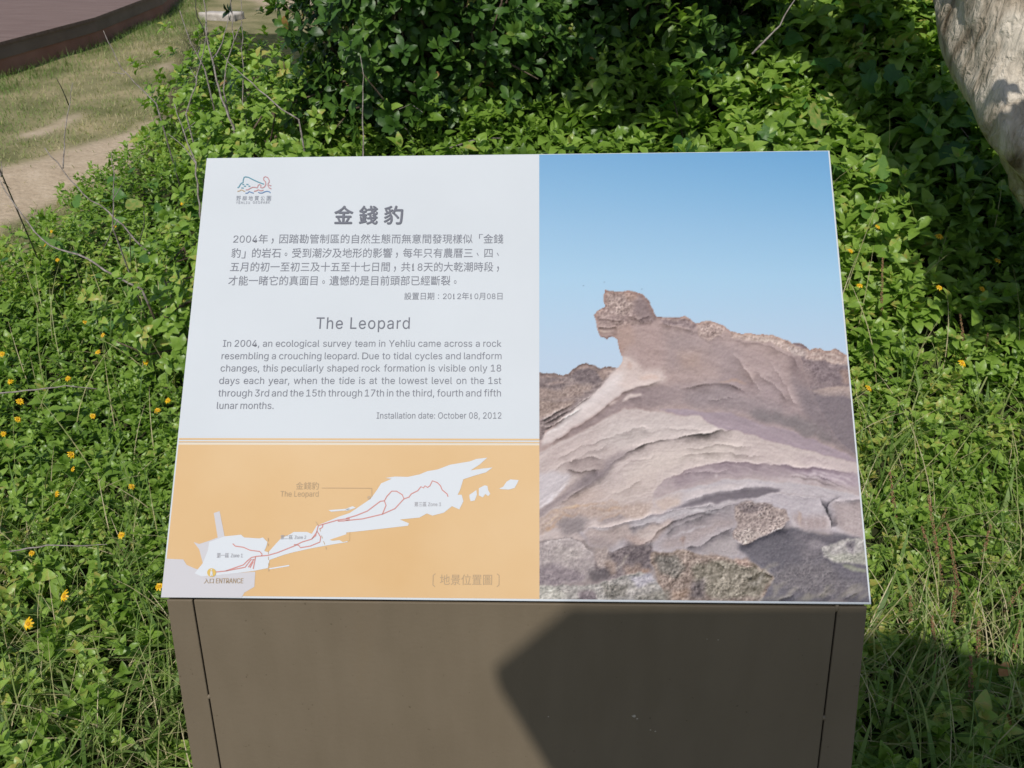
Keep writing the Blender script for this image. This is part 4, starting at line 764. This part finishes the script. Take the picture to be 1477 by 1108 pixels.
# shrubs: whorls of leathery leaves on branches
def shrub(name, c, rad, nb, whorls, label, L=.062, tint=(.15, .75), tpl=T_OBO, nl=8, m=G_SHR, droop=0, fill=.35):
    c = np.array(c, float); rad = np.array(rad, float); base = np.array([c[0], c[1], ground_z(c[0], c[1])]); o = empty(name, tuple(base), label, 'shrub')
    dirs = norm(rng.normal(0, 1, (nb, 3)) * [1, 1, .8] + [0, -.15, .25]); cl = c + dirs * rad * rng.uniform(.72, 1.0, (nb, 1))
    cl[:, 2] = np.maximum(cl[:, 2], ground_z(cl[:, 0], cl[:, 1]) + .08)
    br = []
    for i in range(nb):
        p0 = base + [rng.normal(0, .05), rng.normal(0, .05), -.03]; mid = (p0 * .45 + cl[i] * .55) + rng.normal(0, .06, 3) + [0, 0, .04]
        pp = np.array([p0, p0 * .7 + mid * .3 + rng.normal(0, .02, 3), mid, mid * .4 + cl[i] * .6 + rng.normal(0, .03, 3), cl[i]])
        br.append(tube(pp, [.012, .010, .007, .005, .003], 6))
        for _ in range(2):
            e = cl[i] + rng.normal(0, .1, 3); br.append(tube(np.array([mid, (mid + e) / 2 + rng.normal(0, .03, 3), e]), [.005, .004, .002], 5))
    V, Fc = join(br); obj('branches', V, Fc, M_BRN, o, True)
    ci = rng.integers(0, nb, whorls); P = cl[ci] + rng.normal(0, .085, (whorls, 3)) * np.linalg.norm(rad) ** .5
    inn = rng.random(whorls) < fill; P[inn] = c + norm(rng.normal(0, 1, (inn.sum(), 3))) * rad * rng.uniform(.45, 1.0, (inn.sum(), 1))
    P[:, 2] = np.maximum(P[:, 2], ground_z(P[:, 0], P[:, 1]) + .04)
    ax = norm(norm((P - c) / rad) * .8 + np.array([0, -.1, .75]) + rng.normal(0, .3, (whorls, 3))); a = norm(np.cross(ax, rng.normal(0, 1, (whorls, 3)))); b2 = np.cross(ax, a)
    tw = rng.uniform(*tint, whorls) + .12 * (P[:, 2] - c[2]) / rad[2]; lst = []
    for k in range(nl):
        ph = 2.4 * k + rng.normal(0, .2, whorls); el = (R_(10 + 60 * (k / nl)) + rng.normal(0, .2, whorls) - droop)[:, None]; rd = a * np.cos(ph)[:, None] + b2 * np.sin(ph)[:, None]
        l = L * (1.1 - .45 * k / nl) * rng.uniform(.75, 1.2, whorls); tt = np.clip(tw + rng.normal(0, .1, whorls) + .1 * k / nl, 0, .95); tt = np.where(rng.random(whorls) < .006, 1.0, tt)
        lst.append(leaves(tpl, P + ax * (.004 * k), rd * np.cos(el) + ax * np.sin(el), ax * np.cos(el) - rd * np.sin(el), l, l * rng.uniform(.85, 1.15, whorls), tt))
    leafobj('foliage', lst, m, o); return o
gz = lambda x, y: float(ground_z(np.array(x, float), np.array(y, float)))
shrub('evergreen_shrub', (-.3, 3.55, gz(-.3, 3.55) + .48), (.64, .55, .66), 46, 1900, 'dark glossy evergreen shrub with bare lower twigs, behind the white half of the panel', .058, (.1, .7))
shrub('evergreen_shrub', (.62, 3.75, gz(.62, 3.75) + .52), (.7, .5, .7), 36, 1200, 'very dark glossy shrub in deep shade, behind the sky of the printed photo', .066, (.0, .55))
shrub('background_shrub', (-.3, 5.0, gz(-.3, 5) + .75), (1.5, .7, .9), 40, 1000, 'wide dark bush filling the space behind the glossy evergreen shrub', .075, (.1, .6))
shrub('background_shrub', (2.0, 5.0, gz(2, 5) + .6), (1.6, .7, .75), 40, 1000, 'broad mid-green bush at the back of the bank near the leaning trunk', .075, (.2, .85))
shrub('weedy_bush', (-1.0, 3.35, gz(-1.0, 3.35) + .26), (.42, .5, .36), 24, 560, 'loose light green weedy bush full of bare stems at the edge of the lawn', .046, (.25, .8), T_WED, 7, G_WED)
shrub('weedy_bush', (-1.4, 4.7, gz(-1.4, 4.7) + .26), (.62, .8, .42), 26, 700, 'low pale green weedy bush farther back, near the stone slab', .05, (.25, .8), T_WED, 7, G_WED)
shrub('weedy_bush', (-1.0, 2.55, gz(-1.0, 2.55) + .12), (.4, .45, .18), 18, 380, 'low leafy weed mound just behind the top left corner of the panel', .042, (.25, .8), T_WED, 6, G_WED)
# climbing vine with large lobed leaves over the bank
def vine(n, xr, yr, L, tpl, tint, up=.06):
    x = rng.uniform(*xr, n); y = rng.uniform(*yr, n); q = cover_edge(x, y) > .12; x, y = x[q], y[q]; n = len(x); z = ground_z(x, y) + canopy(x, y) + rng.uniform(-.03, up, n); P = np.c_[x, y, z]
    Nn = norm(np.array([0, -.45, .9]) + rng.normal(0, .42, (n, 3))); az = rng.uniform(0, 2 * pi, n); A = np.c_[np.cos(az), np.sin(az) - .5, 0 * az]; A = norm(A - Nn * np.sum(A * Nn, 1)[:, None])
    l = L * rng.uniform(.6, 1.25, n); return leaves(tpl, P, A, Nn, l, l * rng.uniform(.95, 1.2, n), np.clip(rng.uniform(*tint, n), 0, 1)), P
v1, P1 = vine(260, (.55, 2.7), (2.55, 4.4),   .08, T_LOBE, (.1, .9), .1); v2, P2 = vine(110, (.5, 2.4), (2.5, 4.2), .06, T_HEART, (.1, .8), .08)
vn = empty('creeping_vine', (1.5, 3.0, gz(1.5, 3)), 'creeping vine with large lobed leaves over the bank between the shrubs and the leaning trunk', 'vine')
leafobj('leaves', [v1, v2], G_VIN, vn)
st = []
for i in range(0, len(P1), 5):
    p = P1[i]; gq = np.array([p[0] + rng.normal(0, .08), p[1] + rng.normal(0, .08), gz(p[0], p[1])]); st.append(tube(np.array([gq, (gq + p) / 2 + rng.normal(0, .02, 3), p]), [.003, .0025, .002], 5))
for sv_, sf_ in st: obj('stem', sv_, sf_, M_BRN, vn, True)
v3, P3 = vine(70, (-2.0, -.75), (2.5, 3.9), .055, T_HEART, (.3, .95), .12)
vn2 = empty('heart_leaf_vine', (-1.3, 2.8, gz(-1.3, 2.8)), 'thin vine with heart-shaped leaves along the bed edge by the bare stems', 'vine'); leafobj('leaves', v3, G_VIN, vn2)

# yellow daisies
M_PET = noise_mat('yellow_petal', (.62, .36, .008), (.76, .47, .012), 80, .5, .3); M_CEN = noise_mat('flower_centre', (.42, .2, .01), (.55, .28, .012), 200, .7, .2)
M_STM = noise_mat('flower_stem', (.07, .13, .03), (.1, .17, .04), 50, .6, .3)
def daisy():
    pet = []; n = 9
    for i in range(n):
        a = i * 2 * pi / n + rng.normal(0, .06); d_ = np.array([cos(a), sin(a), 0]); s_ = np.array([-sin(a), cos(a), 0]); b = len(pet) * 8; l = rng.uniform(.0085, .0125); zz = .002
        pet.append((np.array([d_ * .0025 - s_ * .0012, d_ * .0025 + s_ * .0012, d_ * l * .6 + s_ * .0023 + [0, 0, zz], d_ * l * .6 - s_ * .0023 + [0, 0, zz], d_ * l * .97 + s_ * .0011 - [0, 0, .001], d_ * l * .97 - s_ * .0011 - [0, 0, .001]]), [(0, 1, 2, 3), (3, 2, 4, 5)]))
    V, Fc = join(pet); bm = bmesh.new(); bmesh.ops.create_uvsphere(bm, u_segments=10, v_segments=6, radius=.0036)
    C_ = np.array([v.co for v in bm.verts]) * [1, 1, .55] + [0, 0, .0008]; cf = [[v.index for v in f.verts] for f in bm.faces]; bm.free()
    return V, Fc, C_, cf
DZ = daisy(); FL = empty('yellow_flower', (0, 0, 0), 'x', 'flower')
pe = obj('petals', DZ[0], DZ[1], M_PET, FL); ce = obj('flower_centre', DZ[2], DZ[3], M_CEN, FL, True); sv, sf = tube(np.array([[0, 0, -.06], [.002, .001, -.03], [0, 0, 0]]), [.001, .0009, .0009], 5); se = obj('stem', sv, sf, M_STM, FL, True)
FLW = [(263, 293, 1), (165, 327, 1), (65, 354, 1), (83, 375, .8), (268, 388, 1), (243, 436, .8), (203, 471, .8), (123, 465, .9), (148, 484, 1), (141, 508, .9), (208, 500, .8), (211, 522, 1.1), (234, 515, 1.1), (3, 511, 1), (15, 550, 1), (98, 546, .9), (29, 579, 1.1), (242, 578, .9), (227, 592, 1), (134, 600, .9), (74, 334, .7), (103, 656, 1.1), (105, 677, .8), (81, 713, .9), (190, 702, .9), (175, 772, .9), (93, 860, 1.25), (41, 900, 1.2), (230, 846, 1), (5, 626, .8), (26, 605, .9), (46, 798, .7),
       (1266, 327, 1), (1355, 341, 1.2), (1439, 376, 1.2), (1240, 412, 1.1), (1355, 415, 1.1), (1417, 417, 1), (1388, 524, 1.2), (1253, 560, 1.1), (1227, 362, .9)]
SPEC = {(93, 860): 'largest open yellow daisy low in the grass left of the plinth', (41, 900): 'yellow daisy nearest the lower left corner, on a grassy patch', (230, 846): 'yellow daisy half hidden beside the lower left corner of the panel', (1388, 524): 'flat yellow daisy above the grass, right of the printed rock ledge', (1253, 560): 'yellow daisy close to the right edge of the panel, level with the rock shoulder', (1439, 376): 'yellow daisy in the dark shade under the leaning trunk', (1266, 327): 'topmost yellow daisy right of the panel, at the edge of shade', (263, 293): 'topmost yellow daisy left of the panel, by the emblem corner', (175, 772): 'single yellow daisy left of the map jetty'}
first = True
for (fx_, fy_, s_) in FLW:
    p = surf_hit(fx_, fy_, 0.0); q = ray(fx_, fy_); h = float(canopy(np.array(p[0]), np.array(p[1]))) * 1.0 + .035; p = surf_hit(fx_, fy_, h)
    if first: o = FL; first = False
    else:
        o = FL.copy(); COL.objects.link(o)
        for ch in (pe, ce, se): c = ch.copy(); COL.objects.link(c); c.parent = o
    o.location = tuple(p); s2 = s_ * 1.02; o.scale = (s2, s2, s2); o.rotation_euler = (rng.uniform(.1, .9), rng.uniform(-.4, .4), rng.uniform(-1, 1))
    left = fx_ < 700
    o['label'] = SPEC.get((fx_, fy_), 'small yellow daisy among the ground cover on the lawn side of the sign' if left else 'small yellow daisy among the leaves on the trunk side of the sign')
    o['group'] = 'yellow daisies on the lawn side' if left else 'yellow daisies on the trunk side'

# dead bare stems
STEMS = [  # label, distance, list of pixel strokes traced stems, radius px-free metres
 ('long brown dead branch arching over the left bed from the path to the daisies', 2.9, ['-8 250 10 280 28 305 50 335 75 356 100 364 130 375 155 392 202 417'], .006),
 ('forked grey-brown dead branch rising over the sandy path', 2.75, ['228 378 200 350 170 318 150 300 127 287 108 268 89 242 65 213', '89 242 92 215 97 170 100 150 105 120', '100 150 92 132 82 112', '170 318 148 360 142 372', '200 350 207 330 208 305', '188 336 188 400'], .005),
 ('thin dry twig with knobbly tip leaning out over the lawn', 3.6, ['225 150 205 130 180 105 165 80 158 62 150 46', '180 105 163 104'], .005),
 ('tall pale dead stem, thickest of the upright ones by the deck corner', 2.95, ['335 182 317 135 306 87 298 54 295 0 294 -40', '306 87 322 60 330 20', '298 54 284 20 282 -20'], .0062),
 ('dead stem leaning left in front of the deck corner', 3.0, ['296 100 284 81 271 49 260 16', '284 81 290 60'], .0045),
 ('dead stem crossing behind the tall pale one and leaning right', 2.9, ['268 165 271 157 284 116 296 65 300 40', '284 116 270 96'], .0045),
 ('curved grey stem standing right of the tall pale one', 2.95, ['322 130 325 100 338 57 336 27 330 -20', '338 57 350 30'], .004),
 ('straight grey stem beside the stone slab', 3.05, ['352 160 350 100 349 40 348 -20'], .0035),
 ('slanting brown stem running down to the evergreen shrub', 2.8, ['322 82 340 98 374 130 400 152 430 172'], .0045),
 ('dark dead stem beside the upper left corner of the panel', 2.7, ['288 310 287 300 282 236 265 190 252 152', '282 236 268 215 240 192', '265 190 282 176'], .005),
 ('short upright dead twig in the leaves left of the panel', 2.6, ['162 330 163 290 165 250 160 220', '163 290 178 262'], .0035),
 ('thin straight dead stem in front of the evergreen shrub', 2.75, ['524 226 524 160 523 103 520 80'], .004),
 ('pale green-brown stalk leaning across the vine leaves', 2.6, ['1085 80 1095 68 1125 35 1145 0 1152 -16'], .005),
 ('straw-coloured dead stalk lying on the ground cover left of the panel', 1.75, ['-6 567 30 565 60 562 97 557 140 561'], .0028),
 ('pinkish dead stalk lying in the leaves left of the map', 1.5, ['14 796 60 788 100 786 155 786'], .0022),
 ('small dark dead twig with dry buds at the path edge', 2.9, ['-4 238 4 262 2 232', '4 262 16 272'], .004),
 ('tangled brown twig at the foot of the evergreen shrub', 3.0, ['638 217 660 210 687 200 725 199', '500 160 530 150 560 165 590 190 600 214', '560 165 590 150 610 160'], .004)]
for lab, Z, strokes, rad in STEMS:
    tubes = []
    for i, s_ in enumerate(strokes):
        p = resample(np.array(pts_(s_)), 14); p = p + rng.normal(0, .9, p.shape); n = len(p); dz = np.linspace(0, .06 * (i + 1), n) * (1 if i % 2 else -1)
        W_ = np.array([at_d(a[0], a[1], Z + e) for a, e in zip(p, dz)]); r0 = rad * (.48 if i else .74)
        if i == 0 and not lab.startswith(('straw', 'pinkish', 'pale green', 'tangled')):
            e_ = W_[np.argmin(W_[:, 2])]; gq = np.array([e_[0], e_[1] + .05, gz(e_[0], e_[1]) - .02])
            W_ = np.vstack([gq[None], W_]) if np.argmin(W_[:, 2]) < n / 2 else np.vstack([W_, gq[None]]); n += 1
            fl = np.argmin(W_[:, 2]) > n / 2; rr = np.linspace(1, .4, n); rr = rr[::-1] if fl else rr
        else: rr = np.linspace(1, .4, n)
        tubes.append(tube(W_, r0 * rr, 6, .12, i))
    V, Fc = join(tubes); o_ = V.mean(0); o_[2] = V[:, 2].min(); tag(obj('dead_stem', V, Fc, M_TWG, None, True, None, o_), lab, 'dead stem', 'bare dead stems')

# brown seed spikes in the grass
M_SEED = noise_mat('brown_seed', (.2, .105, .05), (.38, .22, .12), 300, .85, .2, .4); M_GST = noise_mat('spike_stalk', (.13, .14, .05), (.2, .19, .08), 60, .7, .2)
SP = [(1339, 715, 1359, 846), (1366, 753, 1383, 858), (1283, 680, 1292, 748), (1429, 757, 1416, 807), (1313, 858, 1314, 896), (1344, 889, 1350, 958), (1412, 896, 1410, 947), (1476, 842, 1445, 889), (1364, 734, 1354, 770), (1400, 946, 1400, 1008), (1385, 453, 1393, 518), (1425, 481, 1421, 512), (1273, 372, 1271, 470), (1330, 760, 1342, 800), (1472, 895, 1462, 940), (1378, 850, 1374, 900)]
SL = {0: 'tall brown seed spike right of the panel, first of the close pair', 1: 'tall dark brown seed spike right of the panel, second of the close pair', 2: 'brown seed spike close to the panel edge beside the printed right slab', 7: 'thick tan seed spike leaning in at the right margin', 5: 'dark brown seed spike at the edge of the shade right of the plinth', 10: 'reddish dry spike standing above the grass beside the flat daisy', 12: 'thin dark dry stalk in the leaves beside the sky of the printed photo'}
for i, (xa, ya, xb, yb) in enumerate(SP):
    pb = surf_hit(xb, yb, .07); Z = (pb - CAM) @ np.array([0, CT, -ST]); tip = at_d(xa, ya, Z - .02); ax = norm(tip - pb); gq = pb + [0, .03, -.09]
    o = empty('seed_spike', tuple(gq), SL.get(i, 'short brown seed spike in the shaded grass right of the plinth'), 'seed spike', 'brown seed spikes'); LN = np.linalg.norm(tip - pb)
    V, Fc = tube(np.array([gq, pb, tip]), [.0016, .0014, .0008], 5); obj('stalk', V, Fc, M_GST, o, True)
    n = int(LN / .0011); tt = np.sort(rng.random(n)); a = norm(np.cross(ax, [.3, .2, .9])); b2 = np.cross(ax, a); ph = rng.uniform(0, 2 * pi, n); wv = .0042 * (1 - .55 * tt)
    Pq = pb + ax * (tt * LN)[:, None] + (a * np.cos(ph)[:, None] + b2 * np.sin(ph)[:, None]) * wv[:, None]; oc = np.array([(1, 0, 0), (-1, 0, 0), (0, 1, 0), (0, -1, 0), (0, 0, 1.4), (0, 0, -1.4)]) * .0019
    of = np.array([(0, 2, 4), (2, 1, 4), (1, 3, 4), (3, 0, 4), (2, 0, 5), (1, 2, 5), (3, 1, 5), (0, 3, 5)]); V = (Pq[:, None] + oc[None] * rng.uniform(.7, 1.2, (n, 1, 1))).reshape(-1, 3); Fc = (of[None] + (np.arange(n) * 6)[:, None, None]).reshape(-1, 3)
    obj('seed_head', V, Fc, M_SEED, o)
# two fallen leaves
M_FL = noise_mat('fallen_leaf', (.3, .14, .05), (.42, .24, .1), 40, .7, .2)
for (fx_, fy_, sz, lab) in ((1441, 975, .034, 'orange-brown fallen leaf standing on edge among shaded grass'), (1443, 1048, .03, 'curled pinkish-brown fallen leaf low in the shaded grass')):
    p = surf_hit(fx_, fy_, .075); v, f, t_ = leaves(T_WED, p[None], np.array([[.5, .3, .6]]), np.array([[-.2, -.8, .5]]), np.array([sz]), np.array([sz * 1.3]), np.array([.5]))
    tag(obj('fallen_leaf', v, f, M_FL, None, True, None, p), lab, 'fallen leaf')

# ------------------------------------------------------------------ leaning tree
M_BARK, t, b = mat('bark', (.3, .26, .21), .85, .2); tc = N(t, 'ShaderNodeTexCoord'); mp_ = N(t, 'ShaderNodeMapping'); mp_.inputs['Scale'].default_value = (5, 5, 2.0); mp_.inputs['Rotation'].default_value = (0, R_(28), 0); t.links.new(tc.outputs['Object'], mp_.inputs[0])
n = N(t, 'ShaderNodeTexNoise'); n.inputs['Scale'].default_value = 2.2; n.inputs['Detail'].default_value = 12; n.inputs['Distortion'].default_value = 1.2; t.links.new(mp_.outputs[0], n.inputs['Vector'])
n2 = N(t, 'ShaderNodeTexNoise'); n2.inputs['Scale'].default_value = 11; n2.inputs['Detail'].default_value = 8; n2.inputs['Distortion'].default_value = .8; t.links.new(mp_.outputs[0], n2.inputs['Vector'])
r = ramp(t, [(.32, (.13, .095, .06)), (.43, (.38, .315, .235)), (.62, (.6, .53, .43))]); t.links.new(n.outputs[0], r.inputs[0]); t.links.new(r.outputs[0], b.inputs['Base Color'])
ad = N(t, 'ShaderNodeMath', operation='ADD'); t.links.new(n.outputs[0], ad.inputs[0]); t.links.new(n2.outputs[0], ad.inputs[1])
bp = N(t, 'ShaderNodeBump'); bp.inputs['Strength'].default_value = .7; bp.inputs['Distance'].default_value = .025; t.links.new(ad.outputs[0], bp.inputs['Height']); t.links.new(bp.outputs[0], b.inputs['Normal'])
Zt = 2.15
cl_ = [(1770, 430), (1655, 330), (1562, 230), (1512, 140), (1490, 60), (1478, 0), (1462, -80), (1420, -200), (1350, -340)]
tp = np.array([at_d(a, c, Zt + .0) for a, c in cl_]); root = tp[0] + (tp[0] - tp[1]) * 1.6; root[2] = gz(root[0], root[1]) - .05
tp = np.vstack([root[None], tp]); tp = resample(tp, .035)
kk = len(tp); na = 48; tg = norm(np.gradient(tp, axis=0)); V = []
for i in range(kk):
    a = norm(np.cross(tg[i], [0, 1, 0])); b2 = np.cross(tg[i], a); an = np.arange(na) * 2 * pi / na; s_ = i * .035
    rr = (.205 - .012 * s_) * (1 + .42 * fbm(np.cos(an) * 1.1 + 5, np.sin(an) * 1.1 + s_ * 3.2, 201, 3) + .16 * fbm(np.cos(an) * 3 + 9, np.sin(an) * 3 + s_ * 6, 211, 3) + .05 * np.sin(an * 5 + s_ * 3))
    V.append(tp[i] + (np.cos(an) * rr)[:, None] * a + (np.sin(an) * rr)[:, None] * b2)
V = np.vstack(V); Fc = np.array([(i * na + j, i * na + (j + 1) % na, (i + 1) * na + (j + 1) % na, (i + 1) * na + j) for i in range(kk - 1) for j in range(na)])
tree = empty('leaning_tree', tuple(root), 'leaning tree with a smooth pale gnarled trunk at the right margin', 'tree'); obj('trunk', V, Fc, M_BARK, tree, True)
# crown clumps stand up-sun of the places that lie in shade
SH = [(1405, 350, .12), (1450, 410, .11), (1472, 345, .08), (890, 120, .17), (960, 150, .10), (850, 50, .13), (910, 80, .14), (950, 50, .12)]
tpos = tp[-1]; limbs = []; CP = []; CR = []
for (a, c, rd) in SH:
    q = surf_hit(a, c, .25); d_ = rng.uniform(1.42, 1.6) if a > 1200 else rng.uniform(1.9, 2.4); cpt = q + S * d_
    CP.append(cpt); CR.append(rd); md = (tpos + cpt) / 2 + [0, 0, .15]; limbs.append(tube(np.array([tpos - [0, 0, .1], tpos * .6 + md * .4, md, cpt]), [.05, .035, .022, .008], 7))
for k in range(6): CP.append(tpos + [rng.normal(1.7, .4), rng.normal(1.6, .5), rng.uniform(1.2, 2.0)]); CR.append(.3); limbs.append(tube(np.array([tpos - [0, 0, .05], (tpos + CP[-1]) / 2 + rng.normal(0, .08, 3), CP[-1]]), [.05, .03, .01], 7))
V, Fc = join(limbs); obj('limbs', V, Fc, M_BARK, tree, True)
lst = []
for cpt, rd in zip(CP, CR):
    n = int(1700 * rd); P = cpt + rng.normal(0, 1, (n, 3)) * rd * .55 * [1, 1, .7]; A = rng.normal(0, 1, (n, 3)); l = rng.uniform(.05, .09, n); lst.append(leaves(T_OBO, P, A, rng.normal(0, .5, (n, 3)) + [0, 0, 1], l, l * 1.2, rng.uniform(.1, .7, n)))
leafobj('crown', lst, G_SHR, tree)

# ------------------------------------------------------------------ unseen board added behind the viewer, shaped to cast the plinth and grass shadow
YB = -.62
def upsun(p, Yp=YB): return p + S * ((Yp - p[1]) / S[1])
gp = lambda a, c, h=.1: surf_hit(a, c, h)
sp_ = [onface(713, 963), onface(822, 873.5)]
tipP, shl = upsun(sp_[0]), upsun(sp_[1]); low = upsun(onface(800, 1108)); rt = upsun(gp(1300, 905)); rt2 = upsun(gp(1477, 960)); print('board', tipP, shl, low, rt, rt2)
dl = (low - tipP); low2 = tipP + dl * 2.2; XR = max(rt2[0] + .25, shl[0] + .9)
topz = shl[2]
out = [tipP, low2, np.array([XR, YB, low2[2]]), np.array([XR, YB, rt2[2]]), rt2, rt, np.array([shl[0] + .35, YB, topz]), shl]
out = np.array(out); n = len(out)
M_WD = noise_mat('shadow_caster_wood', (.2, .13, .07), (.3, .2, .12), 4, .75, .25, .3, 7, (1, 1, 12))
fs = empty('shadow_caster', (float(out[:, 0].mean()), YB, 0), 'added board on two posts behind the viewer, shaped to cast the plinth shadow', 'sign')
V = np.vstack([out, out + [0, -.025, 0]]); obj('board', V, [tuple(range(n)), tuple(range(n, 2 * n))[::-1]] + [(i, n + i, n + (i + 1) % n, (i + 1) % n) for i in range(n)], M_WD, fs)
for xq in (out[:, 0].min() + .5, XR - .12):
    V, Fc = tube(np.array([[xq, YB - .065, -.1], [xq, YB - .065, .8], [xq, YB - .065, float(low2[2]) + .3]]), .038, 14); obj('post', V, Fc, M_WD, fs, True)
